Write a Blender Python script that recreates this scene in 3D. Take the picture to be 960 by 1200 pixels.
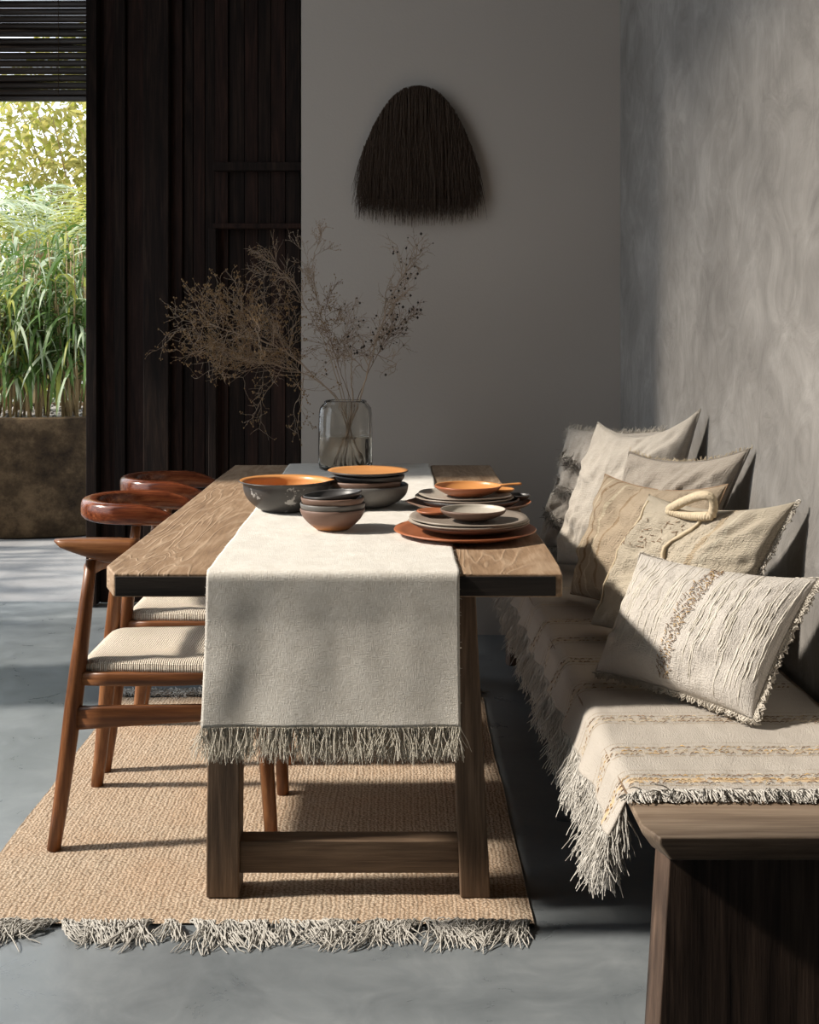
import bpy, bmesh, math, random
from mathutils import Vector, Matrix, noise
C = bpy.context.scene.collection
for o in list(bpy.data.objects): bpy.data.objects.remove(o)
R = math.radians; PI = math.pi
V = Vector

# ------------------------------------------------------------------ camera, sky, sun, exposure
F_PX = 1395.0; CX = 469.0; CY = 393.0; CAM_Z = 1.25
cam = bpy.data.cameras.new('camera'); cam_o = bpy.data.objects.new('camera', cam); C.objects.link(cam_o)
cam.sensor_fit = 'VERTICAL'; cam.sensor_height = 36.0; cam.lens = F_PX * 36.0 / 1200
cam.shift_x = (480 - CX) / 1200; cam.shift_y = -(600 - CY) / 1200
cam.clip_start = 0.05; cam.clip_end = 200
cam_o.location = (0, 0, CAM_Z); cam_o.rotation_euler = (PI / 2, 0, 0)
bpy.context.scene.camera = cam_o
vs = bpy.context.scene.view_settings
vs.view_transform = 'Standard'; vs.look = 'None'; vs.gamma = 1; vs.use_curve_mapping = False
vs.exposure = 0.0

wd = bpy.data.worlds.new('sky'); bpy.context.scene.world = wd; wd.use_nodes = True
wn = wd.node_tree.nodes; wl = wd.node_tree.links
bg = wn['Background']; bg.inputs[0].default_value = (0.86, 0.93, 1.0, 1); bg.inputs[1].default_value = 2.2

SUN_EL = R(38.5); SUN_AZ = R(5)
sun_dir = V((math.cos(SUN_EL) * math.cos(SUN_AZ), math.cos(SUN_EL) * math.sin(SUN_AZ), -math.sin(SUN_EL)))
sl = bpy.data.lights.new('sun', 'SUN'); sl.energy = 6.9; sl.angle = R(4.2); sl.color = (1.0, 0.915, 0.80)
so = bpy.data.objects.new('sun', sl); C.objects.link(so); so.rotation_euler = sun_dir.to_track_quat('-Z', 'Y').to_euler()
so.location = (-6, 0, 6)

def portal(loc, rot, sx, sy):
    l = bpy.data.lights.new('window_light', 'AREA'); l.shape = 'RECTANGLE'; l.size = sx; l.size_y = sy
    l.cycles.is_portal = True
    o = bpy.data.objects.new('window_light', l); C.objects.link(o); o.location = loc; o.rotation_euler = rot
WALL_X = -2.3
SILL = 0.62; HEAD = 4.75; WY0 = 1.62; WY1 = 3.95; GY0 = 4.42; GHEAD = 2.1
portal((WALL_X - .12, (WY0 + WY1) / 2, (SILL + HEAD) / 2), (0, -PI / 2, 0), HEAD - SILL, WY1 - WY0)
portal((WALL_X - .12, 5.0, 1.05), (0, -PI / 2, 0), GHEAD, 1.1)
portal((-1.9, 5.75, 1.2), (PI / 2, 0, PI), 0.9, 2.3)

def at(px, py, y):
    """photo pixel at depth y (metres from the camera) -> point"""
    return V(((px - CX) / F_PX * y, y, CAM_Z - (py - CY) / F_PX * y))

# ------------------------------------------------------------------ helpers
class MB:
    def __init__(s): s.v = []; s.f = []; s.mi = []; s.uv = []; s.has_uv = False
    def add(s, vs, fs, mi=0, uvs=None):
        b = len(s.v); s.v.extend([tuple(x) for x in vs])
        s.f.extend([tuple(b + i for i in f) for f in fs]); s.mi.extend([mi] * len(fs))
        if uvs is not None: s.has_uv = True; s.uv.extend(uvs)
        else: s.uv.extend([(0, 0)] * len(vs))
    def tube(s, pts, rad, n=5, mi=0, cap=True):
        m = len(pts); P = [V(p) for p in pts]
        rad = rad if hasattr(rad, '__len__') else [rad] * m
        vs = []; t0 = None; nrm = None; L = 0; uvs = []
        for i, p in enumerate(P):
            t = (P[min(i + 1, m - 1)] - P[max(i - 1, 0)])
            t = t.normalized() if t.length > 1e-9 else V((0, 0, 1))
            if nrm is None:
                a = V((0, 0, 1)) if abs(t.z) < .9 else V((1, 0, 0)); nrm = t.cross(a).normalized()
            else:
                nrm = nrm - t * nrm.dot(t); nrm = nrm.normalized() if nrm.length > 1e-6 else t.orthogonal().normalized()
            b = t.cross(nrm)
            if i: L += (P[i] - P[i - 1]).length
            for k in range(n):
                a = 2 * PI * k / n; vs.append(p + (nrm * math.cos(a) + b * math.sin(a)) * rad[i]); uvs.append((k / n, L))
        fs = [(i * n + k, i * n + (k + 1) % n, (i + 1) * n + (k + 1) % n, (i + 1) * n + k) for i in range(m - 1) for k in range(n)]
        if cap: fs.append(tuple(range(n))[::-1]); fs.append(tuple((m - 1) * n + k for k in range(n)))
        s.add(vs, fs, mi, uvs)
    def box(s, x0, x1, y0, y1, z0, z1, mi=0):
        vs = [(x, y, z) for z in (z0, z1) for y in (y0, y1) for x in (x0, x1)]
        s.add(vs, [(0, 2, 3, 1), (4, 5, 7, 6), (0, 1, 5, 4), (2, 6, 7, 3), (0, 4, 6, 2), (1, 3, 7, 5)], mi)
    def loft(s, rings, mi=0, cap=True, closed=False):
        n = len(rings[0]); m = len(rings); vs = [p for r in rings for p in r]
        fs = [(i * n + k, i * n + (k + 1) % n, ((i + 1) % m) * n + (k + 1) % n, ((i + 1) % m) * n + k) for i in range(m if closed else m - 1) for k in range(n)]
        if cap and not closed: fs.append(tuple(range(n))[::-1]); fs.append(tuple((m - 1) * n + k for k in range(n)))
        s.add(vs, fs, mi)
    def grid(s, fn, nu, nv, mi=0, uvfn=None, wrap_u=False):
        vs = []; uvs = []
        for j in range(nv + 1):
            for i in range(nu + (0 if wrap_u else 1)):
                u = i / nu; v = j / nv; vs.append(fn(u, v)); uvs.append(uvfn(u, v) if uvfn else (u, v))
        w = nu if wrap_u else nu + 1
        fs = [(j * w + i, j * w + (i + 1) % w, (j + 1) * w + (i + 1) % w, (j + 1) * w + i) for j in range(nv) for i in range(nu)]
        s.add(vs, fs, mi, uvs)
    def build(s, name, mats, parent=None, smooth=True, bevel=0, sub=0, loc=None, solid=0, fix=True):
        me = bpy.data.meshes.new(name); me.from_pydata(s.v, [], s.f)
        mats = mats if isinstance(mats, (list, tuple)) else [mats]
        for m in mats: me.materials.append(m)
        me.polygons.foreach_set('material_index', s.mi)
        uvl = me.uv_layers.new(name='UVMap')
        li = [0] * len(me.loops); me.loops.foreach_get('vertex_index', li)
        flat = [c for i in li for c in s.uv[i]]; uvl.data.foreach_set('uv', flat)
        if fix:
            bm = bmesh.new(); bm.from_mesh(me); bmesh.ops.recalc_face_normals(bm, faces=bm.faces); bm.to_mesh(me); bm.free()
        me.polygons.foreach_set('use_smooth', [smooth] * len(me.polygons)); me.update()
        o = bpy.data.objects.new(name, me); C.objects.link(o)
        if loc is not None: o.location = loc
        if parent is not None: o.parent = parent
        if bevel:
            b = o.modifiers.new('bevel', 'BEVEL'); b.width = bevel; b.segments = 2; b.limit_method = 'ANGLE'; b.angle_limit = R(35)
            me.polygons.foreach_set('use_smooth', [True] * len(me.polygons))
            w = o.modifiers.new('wn', 'WEIGHTED_NORMAL'); w.keep_sharp = True
        if solid:
            b = o.modifiers.new('solid', 'SOLIDIFY'); b.thickness = solid; b.offset = 0
        if sub:
            b = o.modifiers.new('sub', 'SUBSURF'); b.levels = sub; b.render_levels = sub
        return o

def thing(name, label, cat, loc=(0, 0, 0), group=None, rotz=0):
    o = bpy.data.objects.new(name, None); C.objects.link(o); o.location = loc; o.rotation_euler = (0, 0, rotz)
    o.empty_display_size = .05
    return tag(o, label, cat, group)
def tag(o, label, cat, group=None):
    o['label'] = label; o['category'] = cat
    if group: o['group'] = group
    return o
def struct(o): o['kind'] = 'structure'; return o
def stuff(o): o['kind'] = 'stuff'; return o
def dup(root, loc, label, group=None):
    r = root.copy(); C.objects.link(r); r.location = loc; r['label'] = label
    if group: r['group'] = group
    for ch in list(root.children):
        c = ch.copy(); C.objects.link(c); c.parent = r
        for g in list(ch.children):
            d = g.copy(); C.objects.link(d); d.parent = c
    return r
def lerp(a, b, t): return a + (b - a) * t
def fbm(x, y, z=0.0, s=1.0): return noise.noise(V((x * s, y * s, z * s)))

# ------------------------------------------------------------------ materials
class NT:
    def __init__(s, name, rough=.6, spec=.5):
        s.m = bpy.data.materials.new(name); s.m.use_nodes = True; s.t = s.m.node_tree
        s.b = s.t.nodes['Principled BSDF']; s.b.inputs['Roughness'].default_value = rough
        s.b.inputs['Specular IOR Level'].default_value = spec
    def n(s, typ, **kw):
        nd = s.t.nodes.new(typ)
        for k, v in kw.items():
            if k in nd.inputs.keys(): nd.inputs[k].default_value = v
            else: setattr(nd, k, v)
        return nd
    def l(s, a, b): s.t.links.new(a, b)
    def coords(s, kind='Object', scale=(1, 1, 1), rot=(0, 0, 0)):
        tc = s.n('ShaderNodeTexCoord'); mp = s.n('ShaderNodeMapping')
        mp.inputs['Scale'].default_value = scale; mp.inputs['Rotation'].default_value = rot
        s.l(tc.outputs[kind], mp.inputs['Vector']); return mp.outputs[0]
    def noise(s, vec, scale, detail=6, rough=.6, dist=0):
        nd = s.n('ShaderNodeTexNoise'); nd.inputs['Scale'].default_value = scale; nd.inputs['Detail'].default_value = detail
        nd.inputs['Roughness'].default_value = rough; nd.inputs['Distortion'].default_value = dist
        s.l(vec, nd.inputs['Vector']); return nd.outputs['Fac']
    def wave(s, vec, scale, dist=0, detail=2, dscale=1, direction='X', profile='SIN'):
        nd = s.n('ShaderNodeTexWave'); nd.bands_direction = direction; nd.wave_profile = profile
        nd.inputs['Scale'].default_value = scale; nd.inputs['Distortion'].default_value = dist
        nd.inputs['Detail'].default_value = detail; nd.inputs['Detail Scale'].default_value = dscale
        s.l(vec, nd.inputs['Vector']); return nd.outputs['Fac']
    def ramp(s, fac, stops):
        nd = s.n('ShaderNodeValToRGB'); e = nd.color_ramp.elements
        while len(e) > len(stops): e.remove(e[-1])
        while len(e) < len(stops): e.new(.5)
        for i, (p, c) in enumerate(stops): e[i].position = p; e[i].color = (*c, 1)
        s.l(fac, nd.inputs[0]); return nd.outputs[0]
    def mix(s, fac, a, b, mode='MIX'):
        nd = s.n('ShaderNodeMix'); nd.data_type = 'RGBA'; nd.blend_type = mode
        for sock, x in ((nd.inputs[0], fac), (nd.inputs[6], a), (nd.inputs[7], b)):
            if isinstance(x, (int, float)): sock.default_value = x
            elif isinstance(x, tuple): sock.default_value = (*x, 1)
            else: s.l(x, sock)
        return nd.outputs[2]
    def math(s, op, a, b=0.0):
        nd = s.n('ShaderNodeMath'); nd.operation = op
        for sock, x in ((nd.inputs[0], a), (nd.inputs[1], b)):
            if isinstance(x, (int, float)): sock.default_value = x
            else: s.l(x, sock)
        return nd.outputs[0]
    def col(s, c): s.l(c, s.b.inputs['Base Color']) if not isinstance(c, tuple) else setattr(s.b.inputs['Base Color'], 'default_value', (*c, 1)); return s
    def rough(s, c): s.l(c, s.b.inputs['Roughness']); return s
    def bump(s, h, dist=.002, strength=1.0):
        nd = s.n('ShaderNodeBump'); nd.inputs['Distance'].default_value = dist; nd.inputs['Strength'].default_value = strength
        s.l(h, nd.inputs['Height'])
        prev = getattr(s, 'bn', None)
        if prev: s.l(prev, nd.inputs['Normal'])
        s.bn = nd.outputs[0]; s.l(s.bn, s.b.inputs['Normal']); return s

def wood(name, dark, mid, light, axis='Y', rough=.55, scale=1.0, bumpd=.0012, ring=1.0, spec=.4):
    m = NT(name, rough, spec)
    st = {'X': (.09, 1, 1), 'Y': (1, .09, 1), 'Z': (1, 1, .09)}[axis]
    v = m.coords('Object', tuple(c * scale for c in st))
    big = m.noise(v, 4.5, 3, .5, .8 * ring)
    rings = m.math('ADD', m.math('MULTIPLY', m.math('SINE', m.math('MULTIPLY', big, 75)), .5), .5)
    st2 = tuple(c * scale * (1 if c == 1 else .35) for c in st)
    fine = m.noise(m.coords('Object', st2), 130, 5, .72, .2); mid_ = m.noise(v, 22, 5, .65, .4)
    f = m.math('ADD', m.math('ADD', m.math('MULTIPLY', mid_, .48), m.math('MULTIPLY', rings, .07)), m.math('MULTIPLY', fine, .45))
    m.col(m.ramp(f, [(.34, dark), (.5, mid), (.66, light)]))
    m.bump(f, bumpd, .8)
    return m.m

def cloth(name, base, dark, su=400, sv=400, bumpd=.0008, rough=.9, mottling=.35, slub=0.0):
    """plain weave; UVs are metres"""
    m = NT(name, rough, .15)
    h1 = m.noise(m.coords('UV', (su * .12, su, 1)), 1, 3, .6); h2 = m.noise(m.coords('UV', (su, su * .12, 1)), 1, 3, .6)
    uv = m.coords('UV'); mot = m.noise(uv, 20, 6, .65); w = m.math('MULTIPLY', m.math('ADD', h1, h2), .5)
    f = m.math('ADD', m.math('MULTIPLY', w, .7), m.math('MULTIPLY', mot, .3))
    c = m.mix(mottling, base, m.mix(m.ramp(f, [(.42, (0, 0, 0)), (.56, (1, 1, 1))]), dark, base))
    h = m.math('ADD', m.math('MULTIPLY', w, 1.4), m.math('MULTIPLY', mot, .3 + slub))
    m.col(c); m.bump(h, bumpd, 1.0)
    m.b.inputs['Sheen Weight'].default_value = .15
    return m.m

def plain(name, c, rough=.8, spec=.3, var=.25, sc=20, bumpd=0.0):
    m = NT(name, rough, spec); v = m.coords('Object'); n = m.noise(v, sc, 5, .6)
    m.col(m.mix(n, tuple(x * (1 - var) for x in c), tuple(min(1, x * (1 + var)) for x in c)))
    if bumpd: m.bump(n, bumpd)
    return m.m

M = {}
# plaster walls
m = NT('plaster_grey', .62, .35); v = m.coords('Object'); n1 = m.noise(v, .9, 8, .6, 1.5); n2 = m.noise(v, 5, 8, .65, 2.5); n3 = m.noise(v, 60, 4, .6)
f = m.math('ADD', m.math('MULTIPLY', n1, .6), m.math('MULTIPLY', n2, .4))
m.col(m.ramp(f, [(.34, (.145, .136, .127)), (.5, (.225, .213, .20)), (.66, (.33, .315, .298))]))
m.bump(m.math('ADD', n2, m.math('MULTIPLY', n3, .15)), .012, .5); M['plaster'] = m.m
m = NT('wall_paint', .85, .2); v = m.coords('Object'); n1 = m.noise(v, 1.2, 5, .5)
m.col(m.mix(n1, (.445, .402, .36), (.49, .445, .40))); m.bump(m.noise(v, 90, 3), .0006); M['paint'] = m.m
M['dark_paint'] = plain('dark_paint', (.12, .113, .105), .85, .2, .1, 2)
# polished concrete
m = NT('concrete_floor', .3, .6); v = m.coords('Object'); n1 = m.noise(v, 1.1, 8, .62, 1.2); n2 = m.noise(v, 6, 8, .7, 1.0); n3 = m.noise(v, 45, 4, .6)
f = m.math('ADD', m.math('MULTIPLY', n1, .6), m.math('MULTIPLY', n2, .4))
m.col(m.ramp(f, [(.35, (.11, .125, .136)), (.5, (.168, .186, .199)), (.66, (.245, .265, .278))]))
m.rough(m.math('ADD', .17, m.math('MULTIPLY', n2, .28))); m.bump(m.math('ADD', n2, m.math('MULTIPLY', n3, .1)), .002, .15); M['concrete'] = m.m
m = NT('patio_stone', .7, .3); v = m.coords('Object'); n1 = m.noise(v, 2.2, 8, .65, .8)
m.col(m.ramp(n1, [(.3, (.19, .188, .19)), (.7, (.30, .296, .295))])); m.bump(n1, .004, .5); M['patio'] = m.m
M['door_wood'] = wood('charred_wood', (.004, .0025, .002), (.014, .008, .006), (.038, .022, .015), 'Z', .8, 1.0, .003, spec=.2)
M['door_wood_red'] = wood('charred_wood_reddish', (.005, .0022, .0017), (.02, .009, .006), (.045, .02, .013), 'Z', .75, 1.3, .003, spec=.2)
# table wood: weathered teak with pale veins
m = NT('weathered_table', .6, .35); v = m.coords('Object', (1, .16, 1))
d = m.noise(m.coords('Object', (1, .3, 1)), 3.0, 3, .5, 1.2); v2 = m.coords('Object', (1, .20, 1))
big = m.noise(v2, 4.6, 3, .5, .9); wv = m.math('ADD', m.math('MULTIPLY', m.math('SINE', m.math('MULTIPLY', big, 95)), .5), .5); vein = m.math('POWER', wv, 5)
fine = m.noise(m.coords('Object', (1, .06, 1)), 120, 5, .7); kn = m.noise(m.coords('Object', (1, .25, 1)), 16, 6, .7, .8)
f = m.math('ADD', m.math('MULTIPLY', fine, .45), m.math('MULTIPLY', kn, .55))
c = m.ramp(f, [(.33, (.13, .078, .045)), (.5, (.29, .19, .115)), (.66, (.47, .345, .24))])
c = m.mix(m.math('MULTIPLY', vein, .34), c, (.50, .38, .27)); c = m.mix(m.math('MULTIPLY', d, .35), c, (.25, .155, .09))
f = m.math('ADD', f, m.math('MULTIPLY', vein, .5))
m.col(c); m.bump(f, .0022, .8); M['table'] = m.m
M['edge_shade'] = wood('shaded_table_edge', (.008, .006, .005), (.02, .015, .012), (.045, .034, .026), 'X', .6, 1.0, .0015)  # table end lies in shade; that darkness is put into this wood colour
M['leg_wood'] = wood('weathered_leg', (.045, .028, .018), (.12, .077, .048), (.22, .15, .10), 'Z', .65, 1.3, .002)
M['stretcher_wood'] = wood('weathered_stretcher', (.05, .03, .018), (.12, .078, .048), (.2, .135, .088), 'X', .65, 1.3, .002)
M['bench_top'] = wood('bench_top_wood', (.10, .068, .045), (.21, .15, .105), (.34, .26, .19), 'X', .5, 1.0, .0012)
M['bench_leg'] = wood('bench_leg_wood', (.02, .013, .010), (.085, .055, .04), (.19, .125, .09), 'Z', .55, .7, .002, 1.8)
M['bench_end'] = wood('bench_end_grain', (.2, .13, .08), (.34, .23, .15), (.45, .33, .22), 'Z', .6, 1, .001)
M['chair_wood'] = wood('oiled_teak', (.065, .022, .008), (.18, .066, .022), (.32, .14, .052), 'Z', .38, 1.0, .0006, spec=.5)
M['chair_wood_x'] = wood('oiled_teak_rails', (.065, .022, .008), (.18, .066, .022), (.32, .14, .052), 'X', .38, 1.0, .0006, spec=.5)
M['chair_rail'] = wood('oiled_rosewood', (.05, .012, .006), (.17, .045, .018), (.34, .12, .045), 'X', .22, 1.2, .0004, 1.6, .6)
# paper cord seat
m = NT('paper_cord', .85, .2); uv = m.coords('UV'); a = m.wave(uv, 30, 2.2, 2, 3, 'X'); b = m.wave(uv, 34, 2.5, 2, 3, 'Y'); n = m.noise(uv, 110, 5, .7)
h = m.math('ADD', m.math('MULTIPLY', a, .7), m.math('MULTIPLY', b, .4))
m.col(m.mix(m.math('MULTIPLY', h, m.math('ADD', n, .2)), (.50, .42, .33), (.95, .87, .75))); m.bump(h, .003, 1); M['cord'] = m.m
# jute
m = NT('jute_weave', .9, .15); uv = m.coords('UV'); dn = m.noise(uv, 6, 4, .6)
vv = m.n('ShaderNodeVectorMath'); vv.operation = 'ADD'; m.l(uv, vv.inputs[0]); cn = m.n('ShaderNodeTexNoise'); cn.inputs['Scale'].default_value = 9; m.l(uv, cn.inputs['Vector'])
sc_ = m.n('ShaderNodeVectorMath'); sc_.operation = 'SCALE'; sc_.inputs[3].default_value = .012; m.l(cn.outputs['Color'], sc_.inputs[0]); m.l(sc_.outputs[0], vv.inputs[1])
mp = m.n('ShaderNodeMapping'); mp.inputs['Scale'].default_value = (105, 150, 1); m.l(vv.outputs[0], mp.inputs['Vector'])
vo = m.n('ShaderNodeTexVoronoi'); vo.voronoi_dimensions = '2D'; vo.inputs['Scale'].default_value = 1; vo.inputs['Randomness'].default_value = .55; m.l(mp.outputs[0], vo.inputs['Vector'])
kn = m.math('SUBTRACT', 1.0, vo.outputs['Distance']); fi = m.noise(uv, 230, 4, .75); bl = m.noise(uv, 3.0, 4, .6, .5); row = m.wave(vv.outputs[0], 19, 2.0, 3, 3, 'X')
c = m.ramp(m.math('ADD', m.math('ADD', m.math('MULTIPLY', kn, .42), m.math('MULTIPLY', row, .08)), m.math('MULTIPLY', fi, .5)), [(.30, (.14, .09, .06)), (.50, (.385, .29, .205)), (.68, (.62, .51, .40))])
c = m.mix(m.math('MULTIPLY', m.math('SUBTRACT', bl, .4), 1.2), c, (.42, .26, .155))
m.col(c); m.bump(m.math('ADD', kn, m.math('MULTIPLY', fi, .8)), .0035, .9); M['jute'] = m.m
M['rug_fringe'] = plain('rug_fringe_cotton', (.44, .42, .385), .9, .1, .3, 40)
M['linen'] = cloth('runner_linen', (.74, .71, .655), (.50, .455, .39), 620, 620, .0018, .9, .55, .4)
M['linen_fringe'] = plain('runner_fringe', (.62, .58, .50), .9, .1, .25, 60)
M['tuft'] = cloth('cushion_tufted_linen', (0.405, 0.371, 0.329), (0.264, 0.230, 0.197), 380, 380, .004, .95, .5, .8)
M['ivory'] = cloth('cushion_ivory_boucle', (0.447, 0.406, 0.355), (0.299, 0.265, 0.220), 330, 330, .0038, .95, .4, .5)
M['taupe'] = cloth('cushion_taupe_weave', (0.370, 0.327, 0.279), (0.220, 0.186, 0.151), 260, 260, .0055, .95, .5, .3)
def striped(name, base, dark, stripes, su, ridge=0.0, bumpd=.0015):
    """woven cushion cloth with raised ridges along v; stripes = list of (u centre, half width, colour)"""
    m = NT(name, .9, .15); uv = m.coords('UV')
    w = m.math('MULTIPLY', m.math('ADD', m.noise(m.coords('UV', (su * .9, su * 4.5, 1)), 1, 3, .6), m.noise(m.coords('UV', (su * 4.5, su * .9, 1)), 1, 3, .6)), 1.4)
    mot = m.noise(uv, 22, 6, .65); fine = m.noise(uv, 300, 3, .6)
    c = m.mix(m.math('MULTIPLY', m.math('ADD', mot, m.math('MULTIPLY', fine, .5)), .30), base, dark)
    c = m.mix(m.ramp(w, [(.55, (.55, .55, .55)), (.72, (0, 0, 0))]), c, dark)
    sx = m.n('ShaderNodeSeparateXYZ'); m.l(m.coords('UV'), sx.inputs[0])
    wob = m.math('ADD', sx.outputs[0], m.math('MULTIPLY', m.math('SUBTRACT', m.noise(m.coords('UV', (1, 1, 1)), 9, 3), .5), .02))
    hh = w
    for (cu, hw, cc) in stripes:
        k = m.math('LESS_THAN', m.math('ABSOLUTE', m.math('SUBTRACT', wob, cu)), hw)
        k2 = m.math('MULTIPLY', k, m.math('GREATER_THAN', m.noise(m.coords('UV', (1, 2.2, 1)), 70, 2), .38))
        c = m.mix(k2, c, cc); hh = m.math('ADD', hh, m.math('MULTIPLY', k, .8))
    if ridge:
        rg = m.noise(m.coords('UV', (1, .012, 1)), 150, 3, .55, 0)
        r2 = m.ramp(rg, [(.32, (0, 0, 0)), (.37, (1, 1, 1)), (.9, (1, 1, 1))])
        c = m.mix(m.math('MULTIPLY', m.math('SUBTRACT', 1.0, r2), .5), c, dark)
        m.bump(rg, ridge, 1)
    m.col(c); m.bump(m.math('ADD', hh, fine), bumpd, 1); return m.m
M['front_cushion'] = striped('cushion_crinkled_cotton', (0.631, 0.594, 0.550), (0.273, 0.234, 0.197), [], 90, .0022, .0022)
M['band_cushion'] = striped('cushion_oat_bands', (0.506, 0.412, 0.305), (0.238, 0.177, 0.119), [(.035, .006, (.30, .22, .14)), (.07, .004, (.58, .49, .36)), (.105, .006, (.30, .21, .13)), (.15, .005, (.58, .50, .37)), (.2, .004, (.34, .25, .16))], 62, .0015, .0042)
M['cream_cushion'] = striped('cushion_cream_weave', (0.582, 0.517, 0.415), (0.308, 0.248, 0.183), [(.30, .008, (.46, .37, .26)), (.335, .004, (.62, .56, .45))], 58, 0, .0048)
M['cream_plain'] = plain('cream_yarn', (.55, .46, .33), .9, .1, .2, 90, .001)
M['white_yarn'] = plain('off_white_yarn', (.52, .48, .42), .9, .1, .25, 90)
M['ridge'] = plain('gathered_cotton', (.60, .565, .50), .9, .1, .15, 40)
M['brown_yarn'] = plain('brown_yarn', (.25, .17, .11), .9, .1, .4, 90)
M['ochre_yarn'] = plain('ochre_yarn', (.52, .34, .14), .9, .1, .45, 60)
# throw
m = NT('throw_cloth', .92, .12); uv = m.coords('UV'); w = m.math('MULTIPLY', m.math('ADD', m.noise(m.coords('UV', (90, 420, 1)), 1, 3, .6), m.noise(m.coords('UV', (420, 90, 1)), 1, 3, .6)), 1.2)
mot = m.noise(uv, 12, 6, .65); fine = m.noise(uv, 350, 3, .6)
c = m.mix(m.math('MULTIPLY', m.math('ADD', mot, m.math('MULTIPLY', fine, .5)), .35), (.50, .462, .415), (.33, .285, .245))
sx = m.n('ShaderNodeSeparateXYZ'); m.l(uv, sx.inputs[0])
BANDS = [2.105, 2.245, 2.43, 2.66, 2.87, 3.07, 3.26, 3.47, 3.7, 3.95, 4.2]
hh = w
for i, by in enumerate(BANDS):
    for off, hw, cc in ((0, .010, (.46, .38, .28) if i != 0 else (.62, .42, .20)), (.026, .0028, (.30, .24, .17)), (-.024, .0028, (.32, .25, .17)), (.045, .0018, (.33, .27, .2))):
        k = m.math('LESS_THAN', m.math('ABSOLUTE', m.math('SUBTRACT', sx.outputs[1], by + off)), hw)
        nn = m.math('GREATER_THAN', m.noise(m.coords('UV', (1, .6, 1)), 75 + 9 * i, 2), .44)
        c = m.mix(m.math('MULTIPLY', m.math('MULTIPLY', k, nn), .6), c, cc); hh = m.math('ADD', hh, k)
m.col(c); m.bump(m.math('ADD', hh, fine), .0016, 1); M['throw'] = m.m
M['throw_fringe'] = plain('throw_fringe_cotton', (.54, .515, .475), .9, .1, .25, 60)
# ceramics
def glaze(name, c1, c2, rough=.38, sc=14, spec=.5):
    m = NT(name, rough, spec); v = m.coords('Object'); n = m.noise(v, sc, 7, .65, .8); m.col(m.mix(n, c1, c2)); m.bump(m.noise(v, 120, 3), .0004, .6); return m.m
M['gl_black'] = glaze('charcoal_glaze', (.028, .027, .028), (.065, .06, .058), .42)
m = NT('charcoal_glaze_patch', .4, .5); v = m.coords('Object'); n = m.noise(v, 16, 7, .65); p = m.ramp(m.noise(m.coords('Object', (1, 1, 1)), 13, 6, .7), [(.58, (0, 0, 0)), (.61, (1, 1, 1))])
m.col(m.mix(p, m.mix(n, (.028, .027, .028), (.07, .064, .06)), (.36, .35, .34))); M['gl_patch'] = m.m
M['gl_brown'] = glaze('brown_stoneware', (.10, .052, .035), (.19, .12, .088), .5)
m = NT('brown_stoneware_ochre_foot', .5, .4); tc = m.n('ShaderNodeTexCoord'); sx = m.n('ShaderNodeSeparateXYZ'); m.l(tc.outputs['Object'], sx.inputs[0])
n = m.noise(tc.outputs['Object'], 22, 5); zz = m.math('ADD', sx.outputs[2], m.math('MULTIPLY', n, .012))
m.col(m.ramp(m.math('MULTIPLY', zz, 10), [(.10, (.42, .17, .05)), (.25, (.17, .088, .06)), (.6, (.16, .10, .078))])); M['gl_foot'] = m.m
M['gl_grey'] = glaze('grey_stoneware', (.085, .08, .076), (.15, .14, .13), .45)
M['gl_orange'] = glaze('burnt_orange_glaze', (.50, .20, .055), (.68, .33, .12), .35, 8)
M['gl_terra'] = glaze('terracotta_glaze', (.26, .075, .03), (.42, .15, .065), .4, 10)
M['gl_pale'] = glaze('pale_speckled_glaze', (.36, .32, .27), (.50, .455, .39), .42, 30)
M['gl_taupe'] = glaze('taupe_glaze', (.20, .165, .135), (.32, .27, .225), .45, 25)
m = NT('vase_glass', .03, .5); m.b.inputs['Transmission Weight'].default_value = 1; m.b.inputs['IOR'].default_value = 1.4; m.b.inputs['Base Color'].default_value = (.90, .89, .86, 1)
m.bump(m.noise(m.coords('Object', (1, 1, .35)), 22, 2, .5), .006, .6); M['glass'] = m.m
m = NT('vase_water', .02, .5); m.b.inputs['Transmission Weight'].default_value = 1; m.b.inputs['IOR'].default_value = 1.33; m.b.inputs['Base Color'].default_value = (.90, .86, .78, 1); M['water'] = m.m
M['twig'] = plain('dry_twig', (.20, .135, .09), .8, .2, .4, 60)
M['twig_pale'] = plain('pale_dry_twig', (.36, .28, .21), .8, .2, .3, 60)
M['floret'] = plain('dried_floret', (.25, .165, .085), .85, .2, .5, 300)
M['seed'] = plain('dark_seed', (.03, .022, .018), .7, .3, .4, 60)
M['straw'] = plain('dark_grass_strand', (.085, .058, .042), .8, .2, .55, 120)
M['straw_core'] = plain('dark_core', (.012, .008, .006), .9, .1, .3, 30)
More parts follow.
